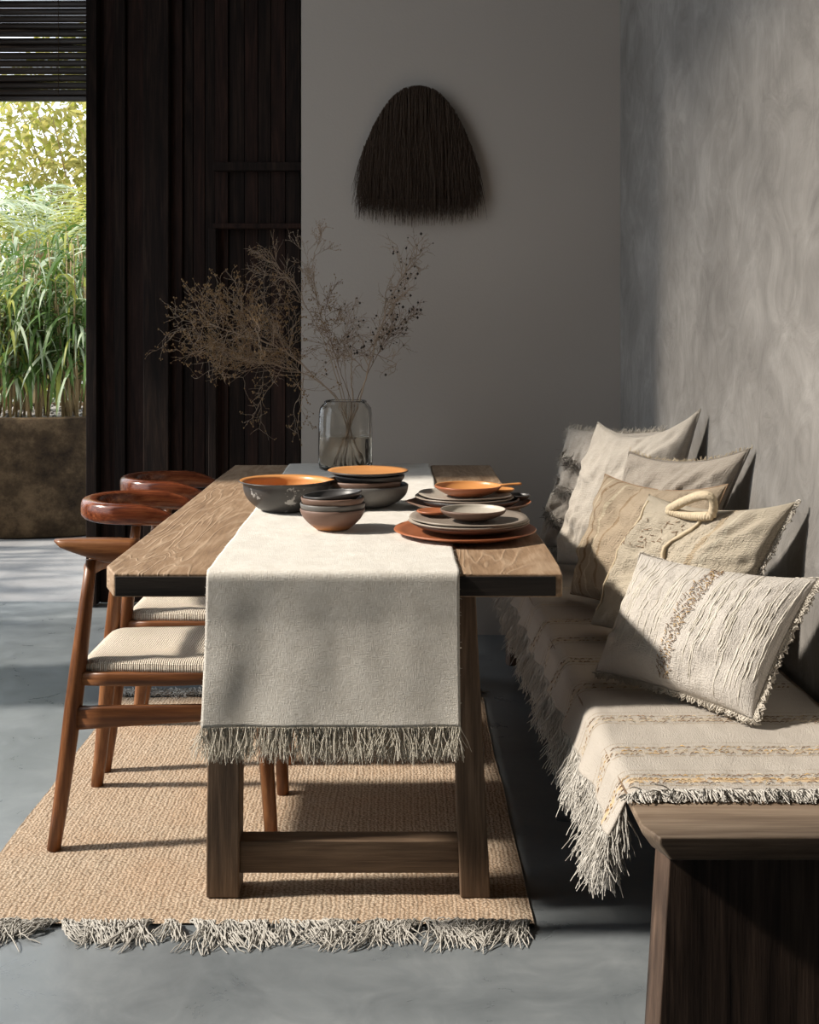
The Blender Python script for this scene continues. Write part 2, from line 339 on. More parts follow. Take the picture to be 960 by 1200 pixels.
# garden
def leafmat(name, c1, c2, tr=.5):
    m = NT(name, .45, .4); v = m.coords('Object'); n = m.noise(v, 3, 4, .6); cc = m.mix(n, c1, c2); m.col(cc)
    t = m.n('ShaderNodeBsdfTranslucent'); m.l(cc, t.inputs[0]); mx = m.n('ShaderNodeMixShader'); mx.inputs[0].default_value = tr
    m.l(m.b.outputs[0], mx.inputs[1]); m.l(t.outputs[0], mx.inputs[2]); m.l(mx.outputs[0], m.t.nodes['Material Output'].inputs[0]); return m.m
M['leaf'] = leafmat('reed_leaf', (.045, .10, .018), (.13, .22, .045), .35)
M['leaf_pale'] = leafmat('highlit_leaf', (.34, .42, .26), (.62, .68, .48), .3)  # pale tone puts the sun's highlights on the leaves into their colour
M['leaf_yel'] = leafmat('sunlit_leaf', (.26, .32, .05), (.50, .48, .12), .5)
M['leaf_far'] = leafmat('far_leaf', (.30, .33, .09), (.62, .52, .20), .55)
M['cane'] = plain('cane_stem', (.34, .24, .12), .6, .3, .4, 30)
M['planter'] = (lambda m: (m.col(m.ramp(m.noise(m.coords('Object'), 4.2, 9, .75, 0), [(.36, (.022, .014, .008)), (.5, (.065, .042, .022)), (.66, (.15, .10, .055))])), m.bump(m.noise(m.coords('Object'), 9, 8, .7), .02, .7), m.m)[2])(NT('planter_clay', .85, .2))
M['gravel'] = plain('gravel', (.30, .28, .26), .9, .2, .6, 60, .01)
M['blind'] = wood('blind_slats', (.016, .011, .008), (.04, .028, .022), (.09, .065, .05), 'X', .3, 1, .001)
M['garden_wall'] = plain('garden_wall_render', (.55, .56, .52), .9, .2, .15, 3)

CEIL = 5.0
# ------------------------------------------------------------------ the room shell
def sbox(name, x0, x1, y0, y1, z0, z1, mat, bevel=0):
    b = MB(); b.box(x0, x1, y0, y1, z0, z1); return struct(b.build(name, mat, smooth=False, bevel=bevel))
sbox('floor', -2.6, 1.2, -1.6, 5.585, -.1, 0, M['concrete'])
sbox('floor_patio', -12, 6, 5.597, 16, -.1, -.002, M['patio'])
sbox('floor_terrace', -12, -2.602, -4, 5.597, -.1, -.02, M['patio'])
sbox('trim_1', -2.6, 1.2, 5.585, 5.597, -.1, -.006, M['dark_paint'])
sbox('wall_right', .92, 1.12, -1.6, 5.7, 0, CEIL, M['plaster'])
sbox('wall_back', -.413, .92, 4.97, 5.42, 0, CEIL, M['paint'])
sbox('wall_behind', -2.6, .92, -1.7, -1.6, 0, CEIL, M['dark_paint'])
sbox('ceiling', -2.6, 1.12, -1.7, 5.9, CEIL, CEIL + .1, M['dark_paint'])
b = MB(); WX0 = WALL_X - .16
b.box(WX0, WALL_X, -1.6, WY0, 0, CEIL); b.box(WX0, WALL_X, WY0, WY1, 0, SILL); b.box(WX0, WALL_X, WY0, WY1, HEAD, CEIL)
b.box(WX0, WALL_X, WY1, GY0, 0, CEIL)
b.box(WX0, WALL_X, GY0, 5.6, GHEAD, CEIL)
struct(b.build('wall_left', M['dark_paint'], smooth=False))
# window frame in the left wall
b = MB()
for y in (WY0, WY1 - .045): b.box(WX0 + .04, WX0 + .09, y, y + .045, SILL, HEAD)
b.box(WX0 + .04, WX0 + .09, WY0 + .045, WY1 - .045, SILL, SILL + .05); b.box(WX0 + .04, WX0 + .09, WY0 + .045, WY1 - .045, HEAD - .05, HEAD)
struct(b.build('window_1', M['door_wood'], smooth=False))
# sliding plank door, dark
b = MB(); random.seed(4)
edges = [103, 116, 134, 147, 170, 200, 214, 226, 240, 252, 268, 287, 303, 318, 335, 352, 372, 400, 430]
for i in range(len(edges) - 1):
    x0 = (edges[i] - CX) / F_PX * 5.5; x1 = (edges[i + 1] - CX) / F_PX * 5.5
    dy = random.uniform(-.018, .018) + (-.03 if i in (0, 4) else 0) + (.03 if i in (1, 3) else 0)
    top = 3.3
    b.box(x0 + .0012, x1 - .0012, 5.5 + dy, 5.56, .012, top, i % 2)
b.box((103.5 - CX) / F_PX * 5.5, -.12, 5.548, 5.575, .014, 3.295, 0)
b.box((250 - CX) / F_PX * 5.46, .05, 5.452, 5.5, 1.25 + (393 - 200) / F_PX * 5.46, 1.25 + (393 - 190) / F_PX * 5.46 , 0)
b.box((250 - CX) / F_PX * 5.46, .05, 5.44, 5.5, 1.25 + (393 - 268) / F_PX * 5.46, 1.25 + (393 - 262) / F_PX * 5.46, 1)
b.box((245 - CX) / F_PX * 5.46, (254 - CX) / F_PX * 5.46, 5.44, 5.5, .0125, 1.25 + (393 - 268) / F_PX * 5.46, 0)
struct(b.build('door_1', [M['door_wood'], M['door_wood_red']], smooth=False, bevel=.003))
sbox('trim_2', -2.46, 1.0, 5.40, 5.6, 3.3, CEIL, M['door_wood'])

# ------------------------------------------------------------------ table
TX0, TX1, TY0, TY1, TZ = -.638, .347, 2.5, 4.59, .75
table = thing('dining_table', 'weathered wooden dining table with thick plank top on square trestle legs', 'table', (-.145, 3.5, 0))
def L(p, o): return V(p) - o.location
def wbox(parent, name, x0, x1, y0, y1, z0, z1, mat, bevel=.003, top=None):
    b = MB(); ox, oy, oz = parent.location
    b.box(x0 - ox, x1 - ox, y0 - oy, y1 - oy, z0 - oz, z1 - oz); return b.build(name, mat, parent, smooth=False, bevel=bevel)
# plank top with chamfered front corner, wavy natural left edge
b = MB(); xs = [TX0, -.40, -.14, .115, TX1]; ox, oy, oz = table.location
for i in range(4):
    g = .0026
    a0 = xs[i] + (g if i else 0); a1 = xs[i + 1] - (g if i < 3 else 0)
    N = 24; rings = []
    for j in range(N + 1):
        y = lerp(TY0, TY1, j / N); x0 = a0; x1 = a1
        if i == 0: x0 += .006 * fbm(y * 2.3, 1) + (.035 * (1 - min(1, (y - TY0) / .05)) ** 2)
        if i == 3: x1 += .005 * fbm(y * 2.3, 7) - (.004 * (1 - min(1, (y - TY0) / .01)) ** 2)
        zt = TZ + .0015 * fbm(y * 3, i * 5)
        rings.append([(x0 - ox, y - oy, TZ - .05), (x1 - ox, y - oy, TZ - .05), (x1 - ox, y - oy, zt), (x0 - ox, y - oy, zt)])
    b.loft(rings)
top = b.build('tabletop', M['table'], table, smooth=False, bevel=.004)
wbox(table, 'end_shade_sheet', TX0 + .04, TX1 - .02, TY0 - .004, TY0 + .003, TZ - .047, TZ - .006, M['edge_shade'], .0015)['label'] = 'end edge of the top with shade put into its colour'  # thin sheet added to carry the painted shade on the near end
LEGS = ((-.428, -.355, 0), (.132, .199, 1))
def leg(y0, y1, x0, x1, right):
    b = MB(); sh = -.022 if right else .004; rings = []
    for k in range(9):
        t = k / 8; z = .0085 + (.700 - .0085) * t; w = (x1 - x0) * (1 - .16 * t if right else 1 - .04 * t); xa = x0 + sh * t
        j = .0015 * fbm(t * 6, x0 * 9)
        rings.append([(xa - ox + j, y0 - oy, z), (xa + w - ox + j, y0 - oy, z), (xa + w - ox + j, y1 - oy, z), (xa - ox + j, y1 - oy, z)])
    b.loft(rings); b.build('leg', M['leg_wood'], table, smooth=False, bevel=.004)
for (y0, y1) in ((2.625, 2.70), (4.30, 4.375)):
    for x0, x1, r in LEGS: leg(y0, y1, x0, x1, r)
    wbox(table, 'stretcher', -.356, .131, y0 + .012, y1 - .01, .058, .130, M['stretcher_wood'], .003)
    wbox(table, 'top_rail', -.353, .11, y0 + .005, y1 - .005, .63, .699, M['stretcher_wood'], .003)

# ------------------------------------------------------------------ rug
RX0, RX1, RY0, RY1 = -.965, .282, 2.52, 4.10
rug = thing('jute_rug', 'tan woven jute rug with pale knotted fringe under the dining table', 'rug', (-.34, 3.3, 0))
ox, oy, oz = rug.location
b = MB()
def rf(u, v):
    x = lerp(RX0, RX1, u); y = lerp(RY0, RY1, v)
    ex = .008 * fbm(y * 3, 3.3) * (abs(u - .5) * 2) ** 6; ey = .01 * fbm(x * 4, 8.1) * (abs(v - .5) * 2) ** 6
    h = .0035 + .0045 * (1 - max(abs(u - .5), abs(v - .5)) ** 8 * 2 ** 8 * .8)
    h += .0018 * fbm(x * 30, y * 30) + .0015 * fbm(x * 2, y * 2)
    return (x + ex - ox, y + ey - oy, h)
b.grid(rf, 420, 500, uvfn=lambda u, v: (lerp(RX0, RX1, u), lerp(RY0, RY1, v)))
rug_body = b.build('rug_body', M['jute'], rug, fix=False)
def strand(b, p, d, ln, r0, curl, seg=5, droop=None, zmin=None, n=4, taper=.5):
    pts = [V(p)]; dd = V(d).normalized(); q = V(p)
    for i in range(seg):
        dd = (dd + V((random.gauss(0, curl), random.gauss(0, curl), random.gauss(0, curl * .6)))).normalized()
        if droop is not None: dd = (dd + V((0, 0, -droop))).normalized()
        q = q + dd * ln / seg
        if zmin is not None and q.z < zmin: q.z = zmin + abs(random.gauss(0, .002))
        pts.append(q.copy())
    b.tube(pts, [r0 * lerp(1, taper, i / seg) for i in range(seg + 1)], n, cap=False)
random.seed(11)
for ye, sg in ((RY0, -1), (RY1, 1)):
    b = MB(); x = RX0 + .01
    while x < RX1 + .005:
        # a knotted bunch of cotton ends that lie on the floor in one direction
        w = random.uniform(.010, .018); n = random.randint(26, 38); dx = random.uniform(-1.1, 1.1); ln = random.uniform(.07, .115); kk = random.gauss(0, .35); S = 8
        for k in range(n):
            px = x + random.gauss(0, w * .5); off = V((random.gauss(0, 1), random.gauss(0, 1), 0)); l = ln * random.uniform(.6, 1.15); ph = random.random() * 6
            p = V((px, ye + sg * .001, .006 + random.random() * .008)); ang = dx + random.gauss(0, .16); pts = [p.copy()]
            for i in range(1, S + 1):
                q = i / S; ang += kk / S * 2 + random.gauss(0, .22); p = p + V((math.sin(ang), sg * abs(math.cos(ang)) ** .5 * (1 if math.cos(ang) > -.2 else -.3), 0)) * l / S
                pts.append(V((p.x, p.y, max(.0022, .012 * (1 - q) ** .6 * random.uniform(.5, 1.6) + .010 * math.sin(q * 3) * random.random()))))
            b.tube([V((q.x - ox, q.y - oy, q.z)) for q in pts], [.0015] * S + [.0009], 4, cap=False)
        x += random.uniform(.026, .046)
    stuff(b.build('fringe', M['rug_fringe'], rug_body, fix=False))

# ------------------------------------------------------------------ table runner
runner = thing('table_runner', 'off-white linen runner with frayed fringe hanging over the table end', 'table runner', (-.14, 3.3, TZ))
ox, oy, oz = runner.location
RUN_T = TZ + .0055
def run_pt(u, s):
    """u across 0..1, s metres along: 0 = far end, to the hanging hem"""
    Ltop = 4.60 - (TY0 - .010)
    xl = lerp(-.425, -.405, min(1, s / Ltop)); xr = lerp(.112, .124, min(1, s / Ltop))
    if s < Ltop - .012:
        y = 4.60 - s; z = RUN_T + .0022 * fbm(lerp(xl, xr, u) * 14, y * 11) + .0008 * fbm(u * 60, y * 60); x = lerp(xl, xr, u) + .004 * fbm(y * 5, u)
        if s < .012: z -= (.012 - s) * .6
    else:
        q = s - (Ltop - .012); r = .014
        if q < r * 1.5708:
            a = q / r; y = TY0 + .002 - r * math.sin(a); z = RUN_T - r * (1 - math.cos(a)); x = lerp(xl, xr, u)
        else:
            h = q - r * 1.5708; t = h / .315
            y = TY0 + .002 - r - .003 * t - .046 * max(0, t - .28) ** 1.4 - .004 * t * math.sin(u * 17 + 1.2) * (.5 + .5 * math.sin(u * 7)) - .006 * t * fbm(u * 6, t * 2)
            z = RUN_T - r - h; x = lerp(xl - .0065 * t, xr + .001 * t, u)
    return V((x, y, z))
RL = 4.60 - (TY0 - .010) - .012 + .022 + .302
b = MB(); b.grid(lambda u, v: run_pt(u, v * RL) - V((ox, oy, oz)), 90, 320, uvfn=lambda u, v: (u * .53, v * RL))
runner_cloth = b.build('runner_cloth', M['linen'], runner, solid=.002, fix=False)
b = MB(); random.seed(5)
for k in range(64):
    u = (k + .5) / 64; e = run_pt(u, RL) - V((ox, oy, oz)); dx = random.gauss(0, .22)
    for j in range(20):
        p = run_pt(min(1, max(0, u + random.uniform(-.008, .008))), RL - .001) - V((ox, oy, oz)) + V((0, random.gauss(0, .0015), 0))
        strand(b, p, (dx + random.gauss(0, .09), random.gauss(-.05, .09), -1), random.uniform(.052, .078), .0008, .17, 7, .09, None, 3, .7)
for k in range(260):   # fuzzy selvedges
    s = random.uniform(0, RL); u = random.choice((0, 1)); p = run_pt(u, s) - V((ox, oy, oz))
    strand(b, p, ((-1 if u == 0 else 1), random.gauss(0, .6), random.gauss(0, .5)), random.uniform(.002, .006), .0006, .2, 2, None, None, 3)
stuff(b.build('fringe', M['linen_fringe'], runner_cloth, fix=False))

# ------------------------------------------------------------------ lathe crockery
def lathe(b, prof, n=56, sx=1.0, sy=1.0, wob=0.0, seed=0, mi=None, spout=None, off=(0, 0, 0), tilt=None):
    rings = []; 
    for (r, z) in prof:
        ring = []
        for k in range(n):
            a = 2 * PI * k / n; w = 1 + wob * noise.noise(V((math.cos(a) * 1.3 + seed, math.sin(a) * 1.3, seed * 1.7)))
            rr = r * w
            dz = wob * .25 * r * noise.noise(V((math.cos(a) * 1.1, math.sin(a) * 1.1 + seed, 3.1))) if z > .012 else 0
            if spout is not None:
                da = (a - spout + PI) % (2 * PI) - PI; rr *= 1 + .10 * math.exp(-(da / .16) ** 2) * (z / prof_max(prof))
            p = V((rr * sx * math.cos(a), rr * sy * math.sin(a), z + dz)) 
            if tilt: p = Matrix.Rotation(tilt[0], 3, tilt[1]) @ p
            ring.append(p + V(off))
        rings.append(ring)
    vs = [p for r in rings for p in r]; base = len(b.v); m = len(prof)
    fs = []; mis = []
    for i in range(m - 1):
        for k in range(n):
            fs.append((i * n + k, i * n + (k + 1) % n, (i + 1) * n + (k + 1) % n, (i + 1) * n + k)); mis.append(mi[i] if mi else 0)
    fs.append(tuple(range(n))[::-1]); mis.append(mi[0] if mi else 0)
    fs.append(tuple((m - 1) * n + k for k in range(n))); mis.append(mi[-1] if mi else 0)
    b.v.extend([tuple(p) for p in vs]); b.uv.extend([(0, 0)] * len(vs)); b.f.extend([tuple(base + q for q in f) for f in fs]); b.mi.extend(mis)
def prof_max(p): return max(z for _, z in p)
def bowl_prof(r, h, rb, lip=.0, th=.005, curve=2.2, n=9):
    out = [(rb * .9, 0), (rb, .001)]
    for i in range(1, n + 1):
        t = i / n; out.append((rb + (r - lip - rb) * (1 - (1 - t) ** curve), .001 + (h - .001) * t))
    if lip: out.append((r, h + .003)); out.append((r - .003, h + .0055))
    else: out.append((r - th * .5, h + .002))
    no = len(out)
    for i in range(n, -1, -1):
        t = i / n; rr = rb + (r - lip - rb) * (1 - (1 - t) ** curve) - th; out.append((max(.002, rr), max(th, .001 + (h - .001) * t + (0 if i < n else 0))))
    out.append((.002, th)); mi = [0] * (no - 1) + [1] * (len(out) - no)
    return out, mi
def plate_prof(r, h, th=.005, well=.68):
    out = [(r * .5, 0), (r * well, .001), (r * .9, h * .55), (r, h), (r - .002, h + th * .6), (r * .88, h * .55 + th), (r * (well - .02), th + .0005), (.002, th)]
    return out, [0] * 4 + [1] * 3
def crock(name, label, cat, loc, prof, mats, group=None, rot=0, **kw):
    b = MB(); p, mi = prof; lathe(b, p, mi=mi, **kw); o = b.build(name, mats, None, loc=loc); o.rotation_euler = (0, 0, rot)
    return tag(o, label, cat, group)
ZR = RUN_T + .002
crock('serving_bowl', 'wide charcoal serving bowl with burnt orange inside and a chipped pale patch', 'bowl', (-.325, 3.36, ZR), bowl_prof(.131, .080, .066, .012, .005, 2.6), [M['gl_patch'], M['gl_orange']], spout=R(2), wob=.03, seed=2, n=80)
# stack of four small bowls
sx_, sy_ = -.171, 3.03; g = 'small bowls stacked on the runner'
crock('small_bowl', 'brown small bowl with ochre foot, lowest of the four-bowl stack', 'bowl', (sx_, sy_, ZR), bowl_prof(.083, .052, .042, 0, .004, 1.8), [M['gl_foot'], M['gl_brown']], g, wob=.03, seed=1)
crock('small_bowl', 'grey small bowl second from the bottom of the four-bowl stack', 'bowl', (sx_, sy_, ZR + .018), bowl_prof(.081, .048, .042, 0, .004, 1.8), [M['gl_grey'], M['gl_grey']], g, wob=.05, seed=5)
crock('small_bowl', 'brown small bowl third up in the four-bowl stack, above the grey one', 'bowl', (sx_ - .001, sy_, ZR + .038), bowl_prof(.081, .043, .045, 0, .004, 1.9), [M['gl_brown'], M['gl_brown']], g, wob=.04, seed=9)
crock('small_bowl', 'black small bowl tilted on top of the four-bowl stack', 'bowl', (sx_ + .001, sy_, ZR + .0615), bowl_prof(.074, .029, .045, 0, .004, 1.7), [M['gl_black'], M['gl_black']], g, wob=.06, seed=3, tilt=(R(-5), 'Y'))
# big bowl stack behind
bx_, by_ = -.093, 3.44; g = 'large bowls stacked behind the small ones'
crock('serving_bowl', 'deep charcoal bowl at the bottom of the large stack by the vase', 'bowl', (bx_, by_, ZR), bowl_prof(.117, .062, .062, 0, .005, 2.6), [M['gl_grey'], M['gl_black']], g, wob=.03, seed=4)
crock('serving_bowl', 'brown bowl nested off-centre in the deep charcoal bowl', 'bowl', (bx_ - .012, by_, ZR + .0235), bowl_prof(.110, .052, .06, 0, .005, 2.4), [M['gl_brown'], M['gl_brown']], g, wob=.04, seed=6)
crock('serving_bowl', 'charcoal bowl carrying the orange plate, upper bowl of the large stack', 'bowl', (bx_ + .006, by_, ZR + .0535), bowl_prof(.100, .036, .062, 0, .005, 2.0), [M['gl_black'], M['gl_black']], g, wob=.06, seed=8)
crock('dinner_plate', 'burnt orange plate on top of the large charcoal bowls', 'plate', (bx_, by_, ZR + .089), plate_prof(.117, .012), [M['gl_black'], M['gl_orange']], wob=.02, seed=8)
# near plate stack
px_, py_ = .161, 2.95; g = 'plates in the stack nearest the table end'
crock('oval_platter', 'large terracotta platter under the pale plates at the table end', 'plate', (px_, py_, ZR), plate_prof(.178, .013, .005, .8), [M['gl_terra'], M['gl_terra']], g, wob=.03, seed=2)
crock('dinner_plate', 'taupe plate with brown underside resting on the terracotta platter', 'plate', (px_ + .012, py_ + .01, ZR + .0105), plate_prof(.146, .018), [M['gl_brown'], M['gl_pale']], g, wob=.03, seed=3)
crock('dinner_plate', 'thin pale plate in the middle of the stack on the terracotta platter', 'plate', (px_ + .010, py_ + .01, ZR + .0225), plate_prof(.152, .012), [M['gl_taupe'], M['gl_pale']], g, wob=.05, seed=6)
crock('dinner_plate', 'pale plate with wavy rim, topmost under the small cream bowl', 'plate', (px_ + .013, py_ + .01, ZR + .0305), plate_prof(.149, .010), [M['gl_taupe'], M['gl_taupe']], g, wob=.08, seed=11)
crock('saucer', 'terracotta saucer leaning beside the small cream bowl on the pale plates', 'saucer', (px_ - .075, py_ + .055, ZR + .042), plate_prof(.044, .007), [M['gl_terra'], M['gl_terra']], wob=.03, seed=5)
crock('small_bowl', 'shallow cream bowl with brown outside on top of the near plate stack', 'bowl', (px_ + .019, py_ - .02, ZR + .0385), bowl_prof(.081, .026, .036, 0, .004, 1.9), [M['gl_brown'], M['gl_pale']], wob=.03, seed=4)
# far plate stack
qx, qy = .185, 3.36; g = 'plates in the stack with the orange pan'
crock('shallow_bowl', 'wide terracotta bowl at the bottom of the stack with the orange pan', 'bowl', (qx + .015, qy - .01, ZR), bowl_prof(.172, .026, .10, 0, .005, 1.5), [M['gl_brown'], M['gl_terra']], g, spout=PI, wob=.04, seed=2)
crock('dinner_plate', 'dark brown plate lying in the wide terracotta bowl', 'plate', (qx + .01, qy, ZR + .006), plate_prof(.142, .026), [M['gl_black'], M['gl_brown']], g, wob=.03, seed=7)
crock('dinner_plate', 'taupe plate second below the orange pan', 'plate', (qx - .002, qy, ZR + .024), plate_prof(.138, .014), [M['gl_taupe'], M['gl_taupe']], g, wob=.05, seed=14)
crock('dinner_plate', 'pale uneven plate directly below the orange pan', 'plate', (qx - .004, qy, ZR + .034), plate_prof(.133, .011), [M['gl_taupe'], M['gl_pale']], g, wob=.08, seed=17)
def handled(name, label, cat, loc, r, h, hl, ang, mats, hz):
    t = thing(name, label, cat, loc); b = MB(); p, mi = bowl_prof(r, h, r * .55, 0, .004, 1.6); lathe(b, p, mi=mi, wob=.03, seed=3); b.build('pan_bowl', mats, t)
    b = MB(); rings = []
    for i in range(9):
        s = i / 8; c = V((math.cos(ang), math.sin(ang), 0)) * (r * .96 + hl * s) + V((0, 0, h - .001 + hz * math.sin(s * 1.4))); w = lerp(.016, .0065, min(1, s * 2)) + .007 * max(0, s - .6); k = V((-math.sin(ang), math.cos(ang), 0))
        rings.append([c + k * w * math.cos(a) + V((0, 0, .0036 * math.sin(a))) for a in [2 * PI * j / 10 for j in range(10)]])
    b.loft(rings); b.build('handle', mats[1], t); return t
handled('small_pan', 'burnt orange ceramic pan with a short handle on the far plate stack', 'pan', (qx + .006, qy - .01, ZR + .042), .094, .028, .062, R(6), [M['gl_terra'], M['gl_orange']], .004)
crock('saucer', 'small bright orange dish half hidden behind the pan handle', 'saucer', (qx + .105, qy + .045, ZR + .044), plate_prof(.038, .008), [M['gl_orange'], M['gl_orange']], wob=.02, seed=1)
crock('small_bowl', 'dark little dish sticking out at the wall side of the far plate stack', 'bowl', (qx + .150, qy + .02, ZR + .0255), bowl_prof(.036, .014, .02, 0, .003, 1.6), [M['gl_black'], M['gl_black']], wob=.05, seed=2)

# ------------------------------------------------------------------ vase with water and dried branches
vx, vy = (405 - CX) / F_PX * 4.40, 4.40
vase = thing('glass_vase', 'clear faceted glass vase half full of water on the runner', 'vase', (vx, vy, ZR))
def vring(r, z, n=48):
    out = []
    for k in range(n):
        a = 2 * PI * k / n; q = 1 + .05 * math.cos(4 * a + .5) * -1 + .014 * math.cos(12 * a); out.append(V((r * q * math.cos(a), r * q * math.sin(a), z)))
    return out
VH = .252
pr = [(.090, 0), (.100, .006), (.104, .03), (.103, .12), (.101, .20), (.098, .225), (.086, .240), (.080, .243), (.081, .250), (.078, VH), (.0745, .250), (.0745, .241), (.082, .234), (.094, .222), (.0965, .20), (.0985, .12), (.099, .03), (.094, .014), (.02, .012)]
b = MB(); b.loft([vring(r, z) for r, z in pr]); b.build('glass_body', M['glass'], vase)
wz = .118
pr = [(.02, .0135), (.092, .0145), (.0965, .032), (.097, wz - .004), (.0972, wz)]
b = MB(); b.loft([vring(r, z) for r, z in pr]); b.build('water', M['water'], vase)

def branch_thing(name, label, path, depth, spread, rad, mat, tips, tipmat, seed, dens=5, ln=.12, tiprad=.003, tipprob=.6, yj=.05, start=.35, flat=.7, up=.1):
    random.seed(seed); t = thing(name, label, 'dried branch', (vx, vy, ZR), 'dried branches in the glass vase')
    o = V((vx, vy, ZR)); b = MB(); tb = MB(); P = [V(p) - o for p in path]
    # smooth main path
    pts = []
    for i in range(len(P) - 1):
        p0 = P[max(0, i - 1)]; p1 = P[i]; p2 = P[i + 1]; p3 = P[min(len(P) - 1, i + 2)]
        for k in range(6):
            s = k / 6; pts.append(.5 * ((2 * p1) + (p2 - p0) * s + (2 * p0 - 5 * p1 + 4 * p2 - p3) * s * s + (3 * p1 - p0 - 3 * p2 + p3) * s ** 3) + V((random.gauss(0, .0012), random.gauss(0, .0012), random.gauss(0, .0012))))
    pts.append(P[-1]); m = len(pts)
    b.tube(pts, [lerp(rad, rad * .35, i / (m - 1)) for i in range(m)], 6)
    def tip(p, s=1.0):
        if random.random() < tipprob:
            r = tiprad * random.uniform(.6, 1.3) * s
            vs = [p + V(d) * r for d in ((1, 0, 0), (-1, 0, 0), (0, 1, 0), (0, -1, 0), (0, 0, 1.2), (0, 0, -1.2))]
            tb.add(vs, [(0, 2, 4), (2, 1, 4), (1, 3, 4), (3, 0, 4), (2, 0, 5), (1, 2, 5), (3, 1, 5), (0, 3, 5)])
    def grow(p, d, l, r, dep):
        seg = 4; q = p.copy(); ps = [q.copy()]; dd = d.copy()
        for i in range(seg):
            dd = (dd + V((random.gauss(0, .24), random.gauss(0, .24) * flat, random.gauss(0, .24) + up * .15))).normalized(); q = q + dd * l / seg; ps.append(q.copy())
        b.tube(ps, [lerp(r, r * .5, i / seg) for i in range(seg + 1)], 3, cap=False)
        if dep > 0:
            for i in (1, 2, 3, 4):
                for _ in range((0, 1, 1, 1, 2)[i]):
                    a = (dd + V((random.gauss(0, spread), random.gauss(0, spread) * flat, random.gauss(0, spread) + up))).normalized()
                    grow(ps[i], a, l * random.uniform(.4, .75), max(.0007, r * .7), dep - 1)
        else:
            tip(q); tip(ps[2], .8)
            if tipprob > .75 and random.random() < .5: tip(q + V((.005, .002, .004))); tip(q + V((-.004, .002, .006)))
    i0 = int(start * m)
    for i in range(i0, m):
        d = (pts[min(i + 1, m - 1)] - pts[i - 1]).normalized()
        for _ in range(int(dens) + (1 if random.random() < dens - int(dens) else 0)):
            s = (i - i0) / max(1, m - i0)
            a = (d + V((random.gauss(0, spread), random.gauss(0, spread) * flat, random.gauss(0, spread) + up))).normalized()
            grow(pts[i], a, ln * random.uniform(.5, 1.1) * (1 - .35 * s), rad * .45, depth)
    b.build('twigs', mat, t, fix=False)
    if tb.v: stuff(tb.build(tips, tipmat, t, smooth=False, fix=False))
    return t
def base(dx, dy=0): return V((vx + dx, vy + dy, ZR + .018))
Y = 4.4
branch_thing('dried_branch', 'bushy dried branch leaning far over the dark door, thick with tan florets', [base(.05), at(400, 474, Y), at(372, 445, Y - .02), at(335, 412, Y - .06), at(290, 395, Y - .1), at(252, 383, Y - .12)], 2, .55, .0030, M['twig_pale'], 'florets', M['floret'], 3, 1.35, .20, .0032, .9, start=.42, up=.12)
branch_thing('dried_branch', 'low dried branch drooping under the bushy one with tan florets', [base(.035, .03), at(397, 474, Y), at(365, 442, Y + .02), at(325, 428, Y), at(285, 420, Y - .03), at(262, 410, Y - .04)], 2, .55, .0026, M['twig_pale'], 'florets', M['floret'], 8, 1.3, .17, .0028, .8, start=.42, up=.06)
branch_thing('dried_branch', 'wiry bare dried branch rising in front of the dark door edge', [base(.03, -.02), at(402, 474, Y), at(380, 400, Y), at(356, 355, Y), at(334, 322, Y), at(318, 305, Y)], 2, .42, .0024, M['twig_pale'], 'buds', M['floret'], 12, .75, .15, .0022, .5, start=.5, up=.12)
branch_thing('dried_branch', 'upright pale dried branch reaching highest beside the door edge', [base(.0, .03), at(405, 474, Y + .03), at(385, 400, Y + .05), at(370, 345, Y + .05), at(367, 305, Y + .04), at(374, 285, Y + .04)], 2, .38, .0022, M['twig_pale'], 'buds', M['twig_pale'], 15, .55, .10, .0022, .7, start=.55, up=.3)
branch_thing('dried_branch', 'slanting dried branch under the straw hanging with dark round seeds', [base(-.04), at(420, 474, Y), at(432, 430, Y), at(446, 385, Y), at(462, 340, Y), at(486, 302, Y)], 2, .48, .0042, M['twig_pale'], 'seed_heads', M['seed'], 21, 1.1, .135, .0046, .055, start=.36, up=.05)
branch_thing('dried_branch', 'thin dried branch bending low toward the straw hanging with fine twigs', [base(-.03, .03), at(417, 474, Y + .02), at(430, 440, Y + .03), at(445, 412, Y + .03), at(458, 390, Y + .03), at(474, 374, Y + .03)], 2, .40, .0020, M['twig'], 'seed_heads', M['seed'], 27, .8, .10, .0046, .07, start=.42, up=.0)
branch_thing('dried_branch', 'fine dark dried branch fanning out just above the vase', [base(.0, -.03), at(411, 474, Y - .02), at(400, 440, Y - .03), at(392, 412, Y - .03), at(384, 385, Y - .03), at(380, 362, Y - .03)], 2, .55, .0018, M['twig'], 'buds', M['floret'], 30, .7, .11, .0022, .5, start=.40, up=.05)
branch_thing('dried_branch', 'short dried middle branch with crowded hair-thin twigs', [base(.01, .04), at(409, 474, Y + .02), at(405, 440, Y + .05), at(403, 412, Y + .06), at(406, 385, Y + .06), at(412, 365, Y + .06)], 2, .55, .0016, M['twig_pale'], 'seed_heads', M['seed'], 33, .8, .10, .0035, .06, start=.45, up=.05)
branch_thing('dried_branch', 'thick cut pale stalk standing upright in the vase mouth', [base(-.01), at(413, 474, Y), at(412, 450, Y), at(412, 430, Y), at(412, 414, Y)], 1, .3, .0042, M['twig_pale'], 'buds', M['floret'], 35, 1, .04, .002, .3, start=.92)

